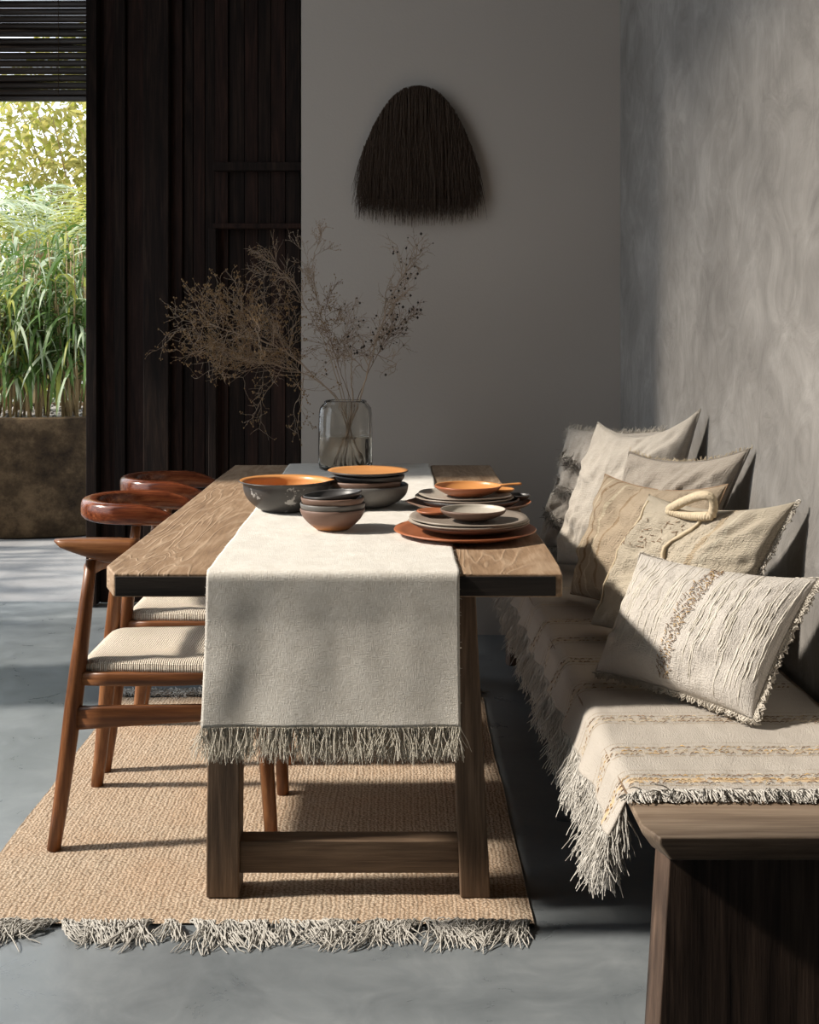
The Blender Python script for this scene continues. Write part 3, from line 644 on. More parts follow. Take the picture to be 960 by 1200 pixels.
# ------------------------------------------------------------------ wall hanging
hx, hy, hz = (490 - CX) / F_PX * 4.92, 4.968, 1.25 + (393 - 250) / F_PX * 4.93
hang = thing('straw_wall_hanging', 'dark dome-shaped straw hanging on the grey back wall', 'wall hanging', (hx, hy, hz))
HT = .528; HW = .222
b = MB()
def dome(t): # t 0..1 left->right : outline
    a = PI * t; x = -HW * math.cos(a); z = HT - .255 * abs(x / HW) ** 2.3; return x, z
ringf = []; ringb = []
N = 40
for i in range(N + 1):
    x, z = dome(i / N); ringf.append((x * .96, z - .012))
ol = ringf + [(HW * .92, .06), (-HW * .92, .06)]
vsn = [V((x, -.006, z)) for x, z in ol] + [V((x * .8, -.045, .06 + (z - .06) * .93)) for x, z in ol] ; n = len(ol)
b.add(vsn, [tuple(range(n)), tuple(range(n, 2 * n))[::-1]] + [(i, (i + 1) % n, n + (i + 1) % n, n + i) for i in range(n)])
b.build('backing', M['straw_core'], hang, smooth=False)
b = MB(); random.seed(2)
for k in range(3000):
    t = random.random(); x, z = dome(t); dep = random.random()
    # root: on the outline or further in, draping down
    s = random.random() ** .6 if random.random() < .65 else 0
    rx = x * (1 - .97 * s * random.random()); zr = lerp(z, HT - .02, s * .6) if abs(rx) < .9 * HW else z
    zmaxx = HT - .255 * abs(rx / HW) ** 2.3
    zr = min(zmaxx, zr)
    if random.random() < .45: zr = zmaxx - random.random() ** 1.5 * .18
    yr = -.020 - .038 * random.random() * (1 - .4 * (rx / HW) ** 2)
    zend = random.choice((random.uniform(-.06, .09), random.uniform(-.03, .10), random.uniform(0, .05))) + .03 * (rx / HW) ** 2
    pts = []; wx = random.gauss(0, .011); n_ = 7; cx = rx
    for i in range(n_ + 1):
        q = i / n_; pts.append(V((rx * (1 + .10 * math.sin(q * 1.6)) + wx * q * 1.5 + random.gauss(0, .0018), min(-.004, yr - .016 * math.sin(q * PI) * random.random() + .006 * q), lerp(zr, zend, q))))
    b.tube(pts, [.0013, .0014, .0013, .0012, .0011, .0010, .0007, .0004], 3, cap=False)
for k in range(40):
    x = random.uniform(-HW, HW); pts = [V((x, -.03, .1)), V((x + random.gauss(0, .01), -.035, .04)), V((x + random.gauss(0, .03), -.035, random.uniform(-.04, .02)))]
    b.tube(pts, [.001, .0008, .0004], 3, cap=False)
stuff(b.build('straw_strands', M['straw'], hang, fix=False))

# ------------------------------------------------------------------ chairs
def sweep_rect(b, path, ws, hs, up=V((0, 0, 1)), n=12, pw=.5, mi=0):
    """rounded section swept along a path; ws = half width sideways, hs = half height"""
    P = [V(p) for p in path]; m = len(P); rings = []
    for i in range(m):
        t = (P[min(i + 1, m - 1)] - P[max(0, i - 1)]).normalized(); s = t.cross(up).normalized(); u = s.cross(t).normalized()
        ring = []
        for k in range(n):
            a = 2 * PI * k / n; ca, sa = math.cos(a), math.sin(a)
            ring.append(P[i] + s * ws[i] * math.copysign(abs(ca) ** pw, ca) + u * hs[i] * math.copysign(abs(sa) ** pw, sa))
        rings.append(ring)
    b.loft(rings, mi)
def make_chair(label, first=False):
    t = thing('dining_chair', label, 'chair', (-.575, 3.08, .008), 'wooden chairs along the table side')
    # rear legs rise to the rail, front legs to the seat
    for s in (-1, 1):
        b = MB(); pts = []; r = []
        for i in range(9):
            q = i / 8; z = q * .69
            pts.append(V((lerp(-.262, -.185, q ** .9), s * lerp(.205, .150, q), z))); r.append(lerp(.0165, .022, min(1, q / .55)) if q < .55 else lerp(.022, .0135, (q - .55) / .45))
        b.tube(pts, r, 14); b.build('leg', M['chair_wood'], t)
        b = MB(); pts = []; r = []
        for i in range(7):
            q = i / 6; pts.append(V((lerp(.258, .236, q), s * lerp(.145, .185, q), q * .425))); r.append(lerp(.0165, .0205, q))
        b.tube(pts, r, 14); b.build('leg', M['chair_wood'], t)
        b = MB(); pts = []; ws = []; hs = []
        for i in range(7):
            q = i / 6; pts.append(V((lerp(-.222, .228, q), s * lerp(.186, .176, q), .312 + .016 * q))); ws.append(.009); hs.append(lerp(.030, .017, q))
        sweep_rect(b, pts, ws, hs); b.build('side_stretcher', M['chair_wood_x'], t)
        b = MB(); pts = []
        for i in range(7):
            q = i / 6; pts.append(V((lerp(-.205, .222, q), s * lerp(.176, .186, q), .406 + .012 * q - .006 * math.sin(q * PI))))
        sweep_rect(b, pts, [.011] * 7, [.017] * 7); b.build('seat_rail', M['chair_wood_x'], t)
    for x, w in ((-.205, .165), (.222, .18)):
        b = MB(); sweep_rect(b, [(x, -w, .412), (x, 0, .412), (x, w, .412)], [.011] * 3, [.016] * 3); b.build('seat_rail', M['chair_wood_x'], t)
    # woven cord seat with rolled edges, dished
    b = MB()
    def sf(u, v):
        # u around the section (closed), v from back to front
        x = lerp(-.205, .265, v); hw = lerp(.172, .205, v) ; a = 2 * PI * u; ca, sa = math.cos(a), math.sin(a)
        y = hw * math.copysign(abs(ca) ** .55, ca); edge = abs(y) / hw
        zt = .458 - .016 * (1 - edge ** 2) * math.sin(PI * min(1, v * 1.02)) + .006 * (v - .5) + .003 * fbm(x * 14, y * 14); endd = min(1, min(v, 1 - v) * 12 + .25) ** .5
        z = .430 + (zt - .430) * endd * math.copysign(abs(sa) ** .5, sa) if sa > 0 else .430 - .022 * endd * abs(sa) ** .6
        return V((x, y, z))
    b.grid(sf, 72, 40, wrap_u=True, uvfn=lambda u, v: (v * .47 * 2, math.cos(2 * PI * u) * .2 * 2))
    n0 = len(b.v); b.f.append(tuple(range(72))[::-1]); b.f.append(tuple(range(n0 - 72, n0))); b.mi += [0, 0]
    b.build('seat', M['cord'], t)
    return t
def bow_rail(t, w=.155, back=-.352, front=-.070):
    """horseshoe back rail whose arms reach forward"""
    b = MB(); pts = []; ws = []; hs = []
    for i in range(29):
        q = i / 28 * 2 - 1; a = q * PI / 2 * 1.0; ax = abs(q)
        if ax < .62: aa = q / .62 * PI / 2; x = back + .13 * (1 - math.cos(aa)); y = w * math.sin(aa)
        else: x = lerp(back + .13, front, (ax - .62) / .38); y = math.copysign(w + .004 * math.sin((ax - .62) / .38 * PI), q)
        e = max(0, (ax - .75) / .25)
        pts.append(V((x, y, .722 - .014 * e + .006 * (1 - ax)))); ws.append(lerp(.022, .013, e) + .006 * math.exp(-(q / .5) ** 2)); hs.append(lerp(.030, .012, e ** 1.5))
    sweep_rect(b, pts, ws, hs, n=20, pw=.65); return b.build('back_rail', M['chair_rail'], t)
def paddle_arm(t):
    b = MB(); rings = []
    for i in range(13):
        q = i / 12; x = lerp(-.272, -.068, q); zt = .742 + .003 * math.sin(q * PI); th = .010 + .050 * min(1, q / .62) ** .75 ; w = .020 + .008 * math.sin(min(1, q * 1.1) * PI * .6)
        if i == 0: th = .006; w = .01
        y0 = -.158
        rings.append([V((x, y0 + w * math.copysign(abs(math.cos(a)) ** .6, math.cos(a)), zt - th / 2 + th / 2 * math.copysign(abs(math.sin(a)) ** .6, math.sin(a)))) for a in [2 * PI * k / 16 for k in range(16)]])
    b.loft(rings); b.build('armrest', M['chair_wood_x'], t)
    b = MB(); sweep_rect(b, [(-.19, -.15, .640), (-.215, -.07, .645), (-.222, 0, .646), (-.215, .07, .645), (-.19, .15, .640)], [.010] * 5, [.022] * 5, n=14); b.build('back_rail', M['chair_wood'], t)
chair = make_chair('wooden chair with a pointed flat armrest and cord seat, nearest the table corner'); paddle_arm(chair)
c2 = dup(chair, (-.580, 3.60, .008), 'wooden chair with a glossy curved back rail, in the middle of the row')
for ch in list(c2.children):
    if ch.name.startswith(('armrest', 'back_rail')): bpy.data.objects.remove(ch)
bow_rail(c2)
c3 = dup(c2, (-.590, 4.14, .008), 'wooden chair with a curved back rail, farthest along the table by the dark door')

# ------------------------------------------------------------------ bench
bench = thing('wooden_bench', 'long low wooden bench with a slab top and plank leg against the plaster wall', 'bench', (.65, 3.2, 0))
ox, oy, oz = bench.location
BX0, BY0, BY1, BZ = .392, 1.885, 4.70, .455
b = MB(); rings = []
for j in range(26):
    y = lerp(BY0, BY1, j / 25) if j > 1 else (BY0 if j == 0 else BY0 + .05)
    ch_ = .020 if j == 0 else 0
    for_ = [(BX0 + ch_ + .018, y, BZ - .037), (.905, y, BZ - .037), (.905, y, BZ), (BX0 + ch_, y, BZ), (BX0 + ch_, y, BZ - .012)]
    rings.append([(x - ox, yy - oy, z) for x, yy, z in for_])
b.loft(rings); b.build('bench_top', M['bench_top'], bench, smooth=False, bevel=.003)
def bleg(y0, y1):
    b = MB(); rings = []
    for k in range(8):
        z = (BZ - .0375) * k / 7; xa = lerp(.402, .428, k / 7)
        rings.append([(xa + .012 - ox, y0 - oy, z), (.88 - ox, y0 - oy, z), (.88 - ox, y1 - oy, z), (xa - ox, y1 - oy, z), (xa - ox, y0 + .02 - oy, z)])
    b.loft(rings); b.build('leg', M['bench_leg'], bench, smooth=False, bevel=.002)
bleg(1.935, 1.99); bleg(4.50, 4.555)

# ------------------------------------------------------------------ throw
throw = thing('fringed_throw', 'beige handwoven throw with stitched bands and long fringe spread over the bench', 'throw blanket', (.6, 3.2, BZ))
ox, oy, oz = throw.location
TYa, TYb = 2.052, 4.62
def thr(s, y):
    """s: metres from the wall side towards the room, then down the drape"""
    top = .885 - (BX0 - .004)          # flat length
    bump_ = .003 * fbm(s * 6, y * 6) + .0016 * fbm(s * 30, y * 14)
    z0 = BZ + .0065
    if s < top - .03: return V((.885 - s, y, z0 + bump_ + .002))
    q = s - (top - .03); r = .034; xb = BX0 - .004 + .03
    ang = R(66)
    if q < r * ang:
        a = q / r; return V((xb - r * math.sin(a), y, z0 + .002 + bump_ - r * (1 - math.cos(a))))
    h = q - r * ang; fold = .010 * math.sin(y * 21 + 1.5 * math.sin(y * 5)) + .007 * math.sin(y * 47 + 1); k = min(1, h / .08)
    dirx = -math.cos(ang) - .10 * k; dz = -math.sin(ang)
    return V((xb - r * math.sin(ang) + dirx * h * .75 + fold * k * .8, y + .006 * k * fbm(y * 9, 2), z0 + .002 - r * (1 - math.cos(ang)) + dz * h))
TL = .885 - (BX0 - .004) - .03 + .034 * R(66) + .062
b = MB(); b.grid(lambda u, v: thr(u * TL, lerp(TYa, TYb, v)) - V((ox, oy, oz)), 110, 420, uvfn=lambda u, v: (u * TL, lerp(TYa, TYb, v)))
throw_cloth = b.build('throw_cloth', M['throw'], throw, solid=.003, fix=False)
random.seed(9)
b = MB(); y = TYa
while y < TYb:
    bx = random.gauss(0, .10); tw = random.gauss(0, .22); big = random.uniform(.8, 1.2); front = max(0, 1 - (y - TYa) / .22)
    for j in range(22):
        p = thr(TL - .002, y + random.uniform(-.006, .006)) - V((ox, oy, oz)) + V((random.gauss(0, .002), 0, 0))
        strand(b, p, (-.30 + bx + random.gauss(0, .06), tw - .18 + random.gauss(0, .06), -1), (.084 + .028 * front) * big * random.uniform(.8, 1.08), .0010, .15, 9, .10, None, 3, .8)
    y += .0105
for k in range(900):   # near end: short thick fringe lying on the slab
    s = random.uniform(.005, TL); p = thr(s, TYa + .004) - V((ox, oy, oz)); dn = 1 if s > .50 else 0
    if dn: strand(b, p, (-.05 + .12 * math.sin(s * 300) + random.gauss(0, .06), -.15 + random.gauss(0, .06), -1), random.uniform(.06, .09), .0011, .14, 8, .12, None, 3, .8)
    else: strand(b, p + V((0, 0, .003)), (random.gauss(0, .35), -1, random.gauss(.25, .2)), random.uniform(.030, .048), .0015, .16, 5, .18, BZ + .0026 - oz, 3, .7)
stuff(b.build('fringe', M['throw_fringe'], throw_cloth, fix=False))
# raised stitching along the woven bands
for i, by in enumerate(BANDS[:7]):
    b = MB(); s = .02
    rows = (-.016, 0, .016) if i < 3 else (-.012, .012)
    for row in rows:
        s = .02
        while s < TL - .012:
            p = thr(s, by + row + random.gauss(0, .0014)) - V((ox, oy, oz)) + V((0, 0, .0035)); q = thr(min(TL, s + random.uniform(.006, .011)), by + row + random.gauss(0, .004)) - V((ox, oy, oz)) + V((0, 0, .0025))
            if random.random() < .8: b.tube([p, (p + q) / 2 + V((-.0006, 0, .0018)), q], [.0006, .0012, .0006], 3, mi=random.choice((0, 0, 1, 2)) if row == 0 else random.choice((1, 1, 2, 0)), cap=False)
            s += .0095
    mats = [M['ochre_yarn'], M['brown_yarn'], M['cream_plain']] if i < 2 else [M['brown_yarn'], M['cream_plain'], M['brown_yarn']]
    stuff(b.build('band_stitching', mats, throw_cloth, fix=False))

# ------------------------------------------------------------------ cushions
def cushion(name, label, c00, c10, c11, c01, T, mat, pinch=.07, seed=0, wr=.006, back=.55, expo=.46, sag=.0):
    """corners: bottom-left, bottom-right, top-right, top-left; puffs towards the room"""
    c00, c10, c11, c01 = V(c00), V(c10), V(c11), V(c01); ctr = (c00 + c10 + c11 + c01) / 4; org = V((ctr.x, ctr.y, min(c00.z, c10.z)))
    t = thing(name, label, 'cushion', org); U = ((c10 - c00) + (c11 - c01)) / 2; W = ((c01 - c00) + (c11 - c10)) / 2; n = U.cross(W).normalized()
    lu, lw = U.length, W.length
    if n.dot(V((0, 0, 0)) - ctr + V((-.8, 0, .3))) < 0: n = -n
    def pos(u, v, side):
        k = pinch; uu = u * (1 - k * (1 - v * v) * abs(u) ** 2); vv = v * (1 - k * (1 - u * u) * abs(v) ** 2)
        a = (uu + 1) / 2; c = (vv + 1) / 2; p = (c00 * (1 - a) + c10 * a) * (1 - c) + (c01 * (1 - a) + c11 * a) * c
        e = max(0, (1 - u * u)) * max(0, (1 - v * v)); th = T * e ** expo * (1 - .12 * v)
        cr = (abs(u) * abs(v)) ** .7
        wv = wr * (fbm(u * 2.2 + seed, v * 2.2, seed) * 1.6 + .6 * fbm(u * 5 + seed, v * 5, seed + 3) + .45 * math.sin(math.atan2(v, u) * 22 + seed * 2 + 2 * fbm(u * 3, v * 3)) * cr * (1 - cr) * 2 + .25 * fbm(u * 12, v * 3, seed)) * min(1, e * 6)
        p = p + n * ((th if side > 0 else -th * back) + wv) + V((0, 0, -sag * (1 - u * u) * c ** 3))
        return p - org
    NU, NV = 64, 56
    b = MB()
    fu = lambda x: math.sin((x * 2 - 1) * PI / 2) * .35 + (x * 2 - 1) * .65
    b.grid(lambda x, y: pos(fu(x), fu(y), 1), NU, NV, uvfn=lambda x, y: (x * lu, y * lw))
    b.grid(lambda x, y: pos(fu(x), fu(y), -1), NU, NV, uvfn=lambda x, y: (x * lu, y * lw))
    me = b.build('cover', mat, t, fix=False)
    bm = bmesh.new(); bm.from_mesh(me.data); bmesh.ops.remove_doubles(bm, verts=bm.verts, dist=.0004); bmesh.ops.recalc_face_normals(bm, faces=bm.faces); bm.to_mesh(me.data); bm.free()
    return me, pos, n, (lu, lw)
def piping(t, pos, mat, r=.0035, name='piping'):
    b = MB(); pts = [pos(-1 + 2 * i / 40, -1, 1) for i in range(40)] + [pos(1, -1 + 2 * i / 40, 1) for i in range(40)] + [pos(1 - 2 * i / 40, 1, 1) for i in range(40)] + [pos(-1, 1 - 2 * i / 40, 1) for i in range(41)]
    b.tube(pts, r, 6); return b.build(name, mat, t)
def edge_fringe(t, pos, n, sides, mat, ln=.014, dens=220, loop=True, name='edge_fringe', r=.0013, seed=1):
    random.seed(seed); b = MB(); ctr = pos(0, 0, 1)
    for sd in sides:
        for i in range(dens):
            w = -1 + 2 * (i + random.random()) / dens
            uv = {'b': (w, -1), 't': (w, 1), 'l': (-1, w), 'r': (1, w)}[sd]; p = pos(*uv, 1); p2 = pos(*{'b': (w, -.93), 't': (w, .93), 'l': (-.93, w), 'r': (.93, w)}[sd], 1)
            d = (p - (p2 * .5 + pos(*{'b': (w, -.93), 't': (w, .93), 'l': (-.93, w), 'r': (.93, w)}[sd], -1) * .5)).normalized(); side = n.cross(d).normalized()
            d = (d + side * random.gauss(0, .35) + n * random.gauss(0, .4)).normalized(); l = ln * random.uniform(.6, 1.3)
            if loop: b.tube([p - d * .003, p + d * l * .6 + side * .004, p + d * l + side * random.gauss(0, .003), p + d * l * .5 - side * .004, p + n * .003], r, 4, cap=False)
            else: strand(b, p - d * .002, d, l, r, .2, 4, .05, None, 3, .5)
    return stuff(b.build(name, mat, t, fix=False))

# the grey tufted one at the far end
tA, pA, nA, _ = cushion('cushion', 'shaggy grey-beige tufted cushion at the far end of the bench', (.500, 4.33, .478), (.800, 4.12, .478), (.885, 3.99, .93), (.607, 4.28, .918), .100, M['tuft'], seed=1, wr=.022)
edge_fringe(tA, pA, nA, 'ltb', M['white_yarn'], .022, 260, False, 'edge_fringe', .0011, 4)
b = MB(); random.seed(6)
for band in (-.45, .05, .5):
    for k in range(420):
        u = random.uniform(-.92, .9); v = band + random.gauss(0, .05) + .08 * math.sin(u * 5); p = pA(u, v, 1)
        strand(b, p, nA + V((random.gauss(0, .6), random.gauss(0, .6), random.gauss(-.3, .5))), random.uniform(.012, .026), .0014, .3, 4, .12, None, 3, .6)
stuff(b.build('tufts', M['tuft'], tA, fix=False))
tB, pB, nB, _ = cushion('cushion', 'large plain ivory square cushion rising highest against the plaster wall', (.530, 4.03, .478), (.790, 3.64, .478), (.893, 3.54, 1.030), (.665, 4.00, .958), .105, M['ivory'], seed=3, wr=.020, pinch=.065, sag=.055)
piping(tB, pB, M['ivory'], .003)
tC, pC, nC, _ = cushion('cushion', 'taupe coarse-woven cushion with frayed top seam behind the banded one', (.620, 3.72, .478), (.800, 3.30, .478), (.903, 3.075, .957), (.678, 3.52, .905), .085, M['taupe'], seed=5, wr=.016, sag=.02)
piping(tC, pC, M['taupe'], .0035)
edge_fringe(tC, pC, nC, 't', M['cream_plain'], .015, 200, False, 'frayed_seam', .0012, 8)
tD, pD, nD, _ = cushion('cushion', 'oat cushion with vertical knotted bands in the middle of the row', (.510, 3.56, .478), (.730, 3.11, .478), (.842, 3.055, .868), (.603, 3.50, .842), .088, M['band_cushion'], seed=7, wr=.015, sag=.02)
piping(tD, pD, M['brown_yarn'], .0022, 'dark_piping')
tE, pE, nE, _ = cushion('cushion', 'cream hand-woven cushion with a rope loop handle on its top edge', (.508, 3.17, .480), (.745, 2.76, .480), (.893, 2.675, .878), (.640, 3.06, .842), .092, M['cream_cushion'], seed=9, wr=.016, sag=.02)
edge_fringe(tE, pE, nE, 'r', M['white_yarn'], .012, 150, True, 'edge_fringe', .0014, 3)
# rope loop handle
b = MB()
pa = pE(-.42, .88, 1); pb = pE(.20, .86, 1); top_ = []
for i in range(25):
    a = i / 24; q = pa * (1 - a) + pb * a; hgt = math.sin(PI * a) ** .6; top_.append(q + V((-.010, -.01, 0)) * hgt + nE * .012 + V((.02, -.035, .060)) * hgt * (.45 + .75 * a) + V((0, -.02, 0)) * math.sin(PI * a))
bot = [pb * (1 - a) + pa * a + nE * .016 + V((0, 0, -.006)) * math.sin(PI * a) for a in [i / 12 for i in range(1, 12)]]
loop = top_ + bot; loop.append(top_[0])
for tw_ in range(3):
    pts = []
    m = 160
    for i in range(m + 1):
        f_ = i / m * (len(loop) - 1); k = min(int(f_), len(loop) - 2); q = loop[k].lerp(loop[k + 1], f_ - k); tn = (loop[k + 1] - loop[k]).normalized(); s1 = tn.cross(nE).normalized(); a = i * .75 + tw_ * 2 * PI / 3
        pts.append(q + (s1 * math.cos(a) + nE * math.sin(a)) * .0058)
    b.tube(pts, .0062, 6, cap=False)
b.build('rope_handle', M['cream_plain'], tE)
b = MB(); pts = [pE(.02 + .05 * math.sin(i * .8), .92 - i * .1, 1) + nE * .002 for i in range(13)]
b.tube(pts, [.0045 + .0015 * math.sin(i * 2.1) for i in range(13)], 6)
pts = [pE(-.9 + .01 * math.sin(i), .93 - i * .13, 1) + nE * .002 for i in range(14)]; b.tube(pts, .003, 5)
b.build('raised_seam', M['cream_plain'], tE)
b = MB(); random.seed(12)
for k in range(46):
    u = random.uniform(-.85, -.02); v = .50 + random.gauss(0, .12) - .2 * abs(u + .3); p = pE(u, v, 1) + nE * .002; a = random.choice((0, .5, 1.57, 2.2)); d = V((0, -math.cos(a), math.sin(a))) * random.uniform(.008, .02)
    q = pE(u + d.y * -4, v + d.z * 4, 1) + nE * .002; b.tube([p, (p + q) / 2 + nE * .001, q], .0008, 4)
stuff(b.build('embroidery', M['brown_yarn'], tE, fix=False))
tF, pF, nF, _ = cushion('cushion', 'white crinkled lumbar cushion with brown stitched stripe lying nearest on the throw', (.447, 2.715, .484), (.705, 2.375, .482), (.888, 2.520, .735), (.566, 2.800, .738), .082, M['front_cushion'], seed=11, wr=.008, pinch=.06, sag=.012)
edge_fringe(tF, pF, nF, 'rb', M['white_yarn'], .013, 190, True, 'edge_fringe', .0017, 5)
edge_fringe(tF, pF, nF, 'lt', M['white_yarn'], .004, 130, True, 'edge_trim', .0012, 6)
b = MB(); random.seed(14)
for row in (-.05, .0, .05, .09):
    for k in range(60):
        v = -.93 + 1.86 * k / 60; u = row + random.gauss(0, .008) + .03 * math.sin(v * 2); p = pF(u, v, 1) + nF * .0015; q = pF(u + random.uniform(-.05, .05), v + random.uniform(.01, .04), 1) + nF * .0015
        b.tube([p, (p + q) / 2 + nF * .0022, q], .0008, 4, mi=random.choice((0, 0, 1)))
stuff(b.build('stitched_stripe', [M['brown_yarn'], M['ochre_yarn']], tF, fix=False))
b = MB()   # raised gathered ridges
for k in range(64):
    u0 = random.uniform(-.95, .95)
    if abs(u0 - .02) < .1: continue
    v0 = random.uniform(-.95, .3); v1 = min(.95, v0 + random.uniform(.5, 1.5)); ph = random.random() * 6
    pts = [pF(u0 + .004 * math.sin(i * .5 + ph) + .01 * i / 14, lerp(v0, v1, i / 14), 1) + nF * .0002 for i in range(15)]
    b.tube(pts, [.0006] + [.0012 + .0004 * math.sin(i * 1.3 + ph) for i in range(13)] + [.0006], 5)
stuff(b.build('gathered_ridges', M['ridge'], tF, fix=False))

# ------------------------------------------------------------------ blind over the garden opening
blx0, blx1 = -2.28, -1.462
blind = thing('slatted_blind', 'dark slatted blind half lowered over the garden opening', 'blind', (-1.87, 5.66, 2.36)); ox, oy, oz = blind.location
b = MB(); z = 2.402; random.seed(17)
while z < 3.28:
    b.tube([V((blx0 - ox, 0, z - oz)), V(((blx0 + blx1) / 2 - ox, random.gauss(0, .0015), z - oz + random.gauss(0, .0008))), V((blx1 - ox, 0, z - oz))], [.0173] * 3, 12); z += .0352
b.build('slats', M['blind'], blind, smooth=False)
b = MB(); b.box(blx0 - ox, blx1 - ox, -.02, .012, 2.362 - oz, 2.383 - oz); b.build('bottom_bar', M['blind'], blind, smooth=False, bevel=.003)
for x in (-2.1, -1.62):
    b = MB(); b.tube([V((x - ox, -.0185, 2.37 - oz)), V((x - ox, -.0185, 3.3 - oz))], .0018, 5); b.build('cord', M['straw'], blind)

# ------------------------------------------------------------------ garden
PX, PY, PR = -2.38, 8.12, .87
pl = thing('clay_planter', 'big round stained clay planter on the patio beyond the opening', 'planter', (PX, PY, 0))
b = MB(); n = 72; rings = []
for r, z in ((.80, 0), (.83, .01), (.855, .15), (.868, .4), (.872, .66), (.872, .735), (.865, .745), (.80, .745), (.79, .735), (.79, .69), (.05, .69)):
    rings.append([V((r * (1 + .004 * fbm(k * .4, z * 8)) * math.cos(2 * PI * k / n), r * math.sin(2 * PI * k / n), z)) for k in range(n)])
b.loft(rings); b.build('pot', M['planter'], pl)
b = MB(); random.seed(3); b.grid(lambda u, v: V((.785 * v * math.cos(2 * PI * u), .785 * v * math.sin(2 * PI * u), .722 + .014 * fbm(u * 40, v * 20))), 60, 20, wrap_u=True)
for k in range(260):
    a = random.random() * 2 * PI; r = .78 * math.sqrt(random.random()); c = V((r * math.cos(a), r * math.sin(a), .732)); q = random.uniform(.008, .018)
    b.add([c + V(d) * q for d in ((1, 0, 0), (-1, 0, 0), (0, 1, 0), (0, -1, 0), (0, 0, .7), (0, 0, -.7))], [(0, 2, 4), (2, 1, 4), (1, 3, 4), (3, 0, 4), (2, 0, 5), (1, 2, 5), (3, 1, 5), (0, 3, 5)])
stuff(b.build('gravel', M['gravel'], pl, fix=False))
def blade(b, p, d, ln, w, droop, mi=0, seg=6):
    p = V(p); d = V(d).normalized(); q = p.copy(); L_ = []; Rr = []; side = d.cross(V((0, 0, 1))); side = side.normalized() if side.length > .05 else V((1, 0, 0))
    side = (side + V((random.gauss(0, .3), random.gauss(0, .3), random.gauss(0, .3)))).normalized(); vs = []
    for i in range(seg + 1):
        s = i / seg; ww = w * math.sin(PI * min(1, .12 + s * .88)) ** .7 * (1 if i < seg else 0.02); vs += [q - side * ww, q + side * ww]
        d = (d + V((0, 0, -droop / seg * (1 + s)))).normalized(); q = q + d * ln / seg
    b.add(vs, [(2 * i, 2 * i + 1, 2 * i + 3, 2 * i + 2) for i in range(seg)], mi)
def clump(label, x, y, nst, hmin, hmax, seed, lean=.12, pale=.35):
    random.seed(seed); t = thing('reed_palm', label, 'plant', (x, y, .73), 'reed palms in the clay planter'); b = MB(); f = MB()
    for k in range(nst):
        a = random.random() * 2 * PI; r = .13 * math.sqrt(random.random()); p = V((r * math.cos(a), r * math.sin(a), 0)); h = random.uniform(hmin, hmax); ln = V((random.gauss(0, lean), random.gauss(0, lean), 1)).normalized()
        pts = [p + ln * h * q + V((random.gauss(0, .004), 0, 0)) for q in (0, .25, .5, .75, 1)]; b.tube(pts, [.0085, .0075, .0065, .005, .003], 5)
        for j in range(random.randint(13, 19)):
            q = random.uniform(.32, 1); pp = p + ln * h * q; az = random.random() * 2 * PI
            blade(f, pp, (math.cos(az), math.sin(az), random.uniform(.5, 1.6)), random.uniform(.25, .55), random.uniform(.006, .013), random.uniform(1.2, 3.0), 0 if random.random() > pale else random.choice((1, 1, 2)))
    b.build('canes', M['cane'], t, fix=False); f.build('foliage', [M['leaf'], M['leaf_pale'], M['leaf_yel']], t, fix=False, smooth=True)
clump('tall reed palm clump in the planter farthest from the dark door with arching leaves coloured with highlights', -2.60, 7.62, 22, .7, 1.15, 1, .10, .5)
clump('dense reed palm clump in the middle of the planter with arching leaves', -2.36, 7.60, 20, .6, 1.05, 2, .09, .5)
clump('yellow-green reed palm clump in the planter right beside the dark door', -2.03, 7.60, 20, .65, 1.2, 3, .08, .3)
clump('reed palm clump at the back of the planter behind the highlight-coloured ones', -2.62, 8.25, 20, .9, 1.35, 4, .12, .3)
clump('reed palm clump at the back of the planter nearest the dark door', -2.15, 8.35, 20, .9, 1.45, 5, .12, .35)
def frond(b, p, d, ln, mi=0):
    p = V(p); d = V(d).normalized(); q = p.copy(); pts = [q.copy()]
    for i in range(14): d = (d + V((0, 0, -.09))).normalized(); q = q + d * ln / 14; pts.append(q.copy())
    b.tube(pts, [.008 * (1 - i / 16) for i in range(15)], 4, mi=mi, cap=False)
    sd = d.cross(V((0, 0, 1))).normalized()
    for i in range(2, 15):
        for o_ in (0, .5):
            pp = pts[i - 1].lerp(pts[i], o_); dd = (pts[i] - pts[i - 1]).normalized()
            for s in (-1, 1): blade(b, pp, sd * s + dd * .9 + V((0, 0, .1)), ln * .28 * math.sin(PI * (i + 1) / 17), .011, .5, mi, 4)
t = thing('palm', 'tall palm with feathery fronds arching above the reed clumps', 'palm', (-2.95, 9.4, 0)); random.seed(8)
b = MB(); b.tube([V((0, 0, 0)), V((.03, 0, .7)), V((.05, 0, 1.3)), V((.12, 0, 1.9))], [.07, .06, .055, .045], 10); b.build('trunk', M['cane'], t)
f = MB()
for k in range(13):
    az = k * 2.4; frond(f, V((.12, 0, 1.85)), (math.cos(az), math.sin(az), random.uniform(.7, 1.8)), random.uniform(1.0, 1.5), k % 2)
f.build('fronds', [M['leaf_pale'], M['leaf_yel']], t, fix=False)
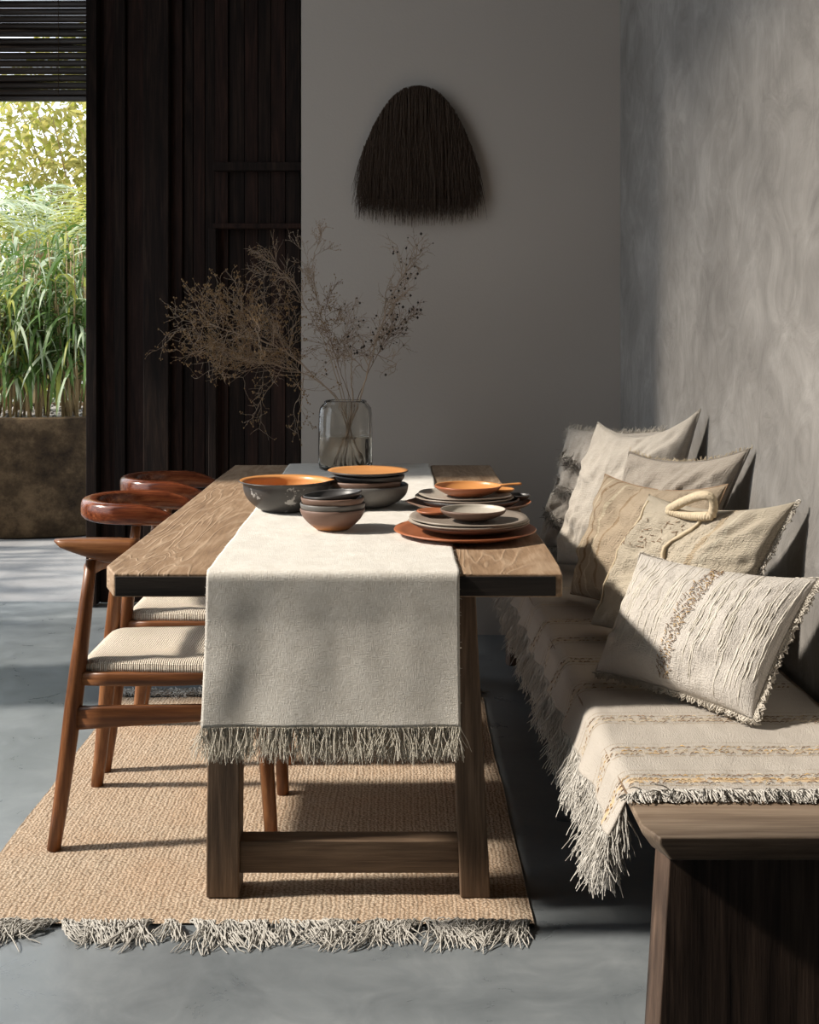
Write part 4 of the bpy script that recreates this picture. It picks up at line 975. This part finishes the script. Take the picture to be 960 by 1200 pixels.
def shrub(name, label, x, y, z0, z1, r, nl, seed, mats, lw=.022, ll=.12):
    random.seed(seed); t = thing(name, label, 'tree' if 'tree' in name else 'shrub', (x, y, 0), 'plants in the garden behind'); b = MB(); f = MB()
    for k in range(14):
        a = random.random() * 6.283; e = V((r * .75 * math.cos(a) * random.random(), r * .5 * math.sin(a), random.uniform(lerp(z0, z1, .4), z1))); m_ = V((e.x * .35, e.y * .35, z0 * .6 + e.z * .35)); b.tube([V((0, 0, 0)), m_, e], [.022, .014, .004], 5, cap=False)
    b.build('branches', M['cane'], t, fix=False)
    for k in range(nl):
        while True:
            p = V((random.uniform(-1, 1), random.uniform(-1, 1), random.uniform(-1, 1)))
            if .15 < p.length < 1: break
        p = V((p.x * r, p.y * r * .7, lerp(z0, z1, (p.z + 1) / 2))); cl = noise.noise(p * 2.6 + V((seed, 0, 0)))
        if cl < -.12: continue
        blade(f, p, (random.gauss(0, 1), random.gauss(0, 1), random.gauss(.2, .8)), ll * random.uniform(.5, 1.3), lw * random.uniform(.6, 1.2), random.uniform(.2, 1.4), random.randrange(len(mats)), 3)
    f.build('foliage', mats, t, fix=False)
shrub('garden_shrub', 'sunlit yellow-green shrub behind the planter next to the dark door', -2.45, 10.4, .5, 2.5, .95, 7500, 1, [M['leaf_yel'], M['leaf'], M['leaf_far']])
shrub('garden_shrub', 'pale green leafy shrub behind the planter farther from the dark door', -3.5, 10.8, .4, 2.6, .95, 7500, 2, [M['leaf_yel'], M['leaf_pale'], M['leaf']])
shrub('garden_tree', 'bright airy tree with golden leaves filling the top of the opening', -3.3, 13.0, 1.6, 4.6, 1.7, 9000, 3, [M['leaf_far'], M['leaf_yel'], M['leaf_far']], .030, .15)
shrub('garden_tree', 'glowing pale tree far behind the shrub next to the door', -2.2, 14.0, 1.2, 4.8, 1.6, 8500, 4, [M['leaf_far'], M['leaf_far'], M['leaf_yel']], .030, .15)
sbox('wall_garden', -9, 3, 15.2, 15.4, -.1, 1.9, M['garden_wall'])
# unseen tree added on the left; crown softens the sun on the plaster wall
t = thing('added_shade_tree', 'unseen loose-crowned tree added to soften the sun on the plaster wall', 'tree', (-9.0, 3.6, 0)); random.seed(41)
b = MB(); b.tube([V((0, 1.2, 0)), V((.05, .9, 4)), V((0, .4, 8)), V((0, 0, 11))], [.13, .11, .08, .03], 8)
for k in range(16):
    a = random.random() * 6.283; b.tube([V((0, .3, 8.2 + k * .12)), V((math.cos(a) * 1.0, math.sin(a) * 1.5, 9.4 + k * .1)), V((math.cos(a) * 1.8, math.sin(a) * 2.6, 9.8 + k * .14))], [.04, .025, .008], 5, cap=False)
b.build('trunk', M['cane'], t, fix=False); f = MB()
for k in range(1700):
    p = V((random.gauss(0, .7), random.gauss(.4, 1.35), random.uniform(8.9, 12.5)))
    if random.random() > (p.z - 8.4) / 1.6: continue
    blade(f, p, (random.gauss(0, 1), random.gauss(0, 1), random.gauss(0, .6)), random.uniform(.22, .4), random.uniform(.04, .08), .8, 0, 3)
f.build('foliage', [M['leaf']], t, fix=False)
# unseen cane screen added on the terrace to streak the floor with shade
scr = thing('added_streak_screen', 'unseen low cane screen added to throw streaky shade on the floor', 'screen', (-2.95, 6.0, -.02)); random.seed(31)
b = MB(); y = -1.3
while y < 2.6:
    r = random.uniform(.014, .034); lx = random.gauss(0, .16); b.tube([V((0, y, 0)), V((random.gauss(0, .02), y + lx * .5, .6)), V((random.gauss(0, .03), y + lx * 1.6, random.uniform(.8, 1.3)))], [r, r, r * .6], 6)
    y += random.choice((.04, .055, .07, .09, .15))
b.build('canes', M['cane'], scr)
b = MB()
for z in (.12, .75): b.tube([V((.02, -1.35, z)), V((.02, 2.65, z))], .012, 6)
b.build('rail', M['cane'], scr)
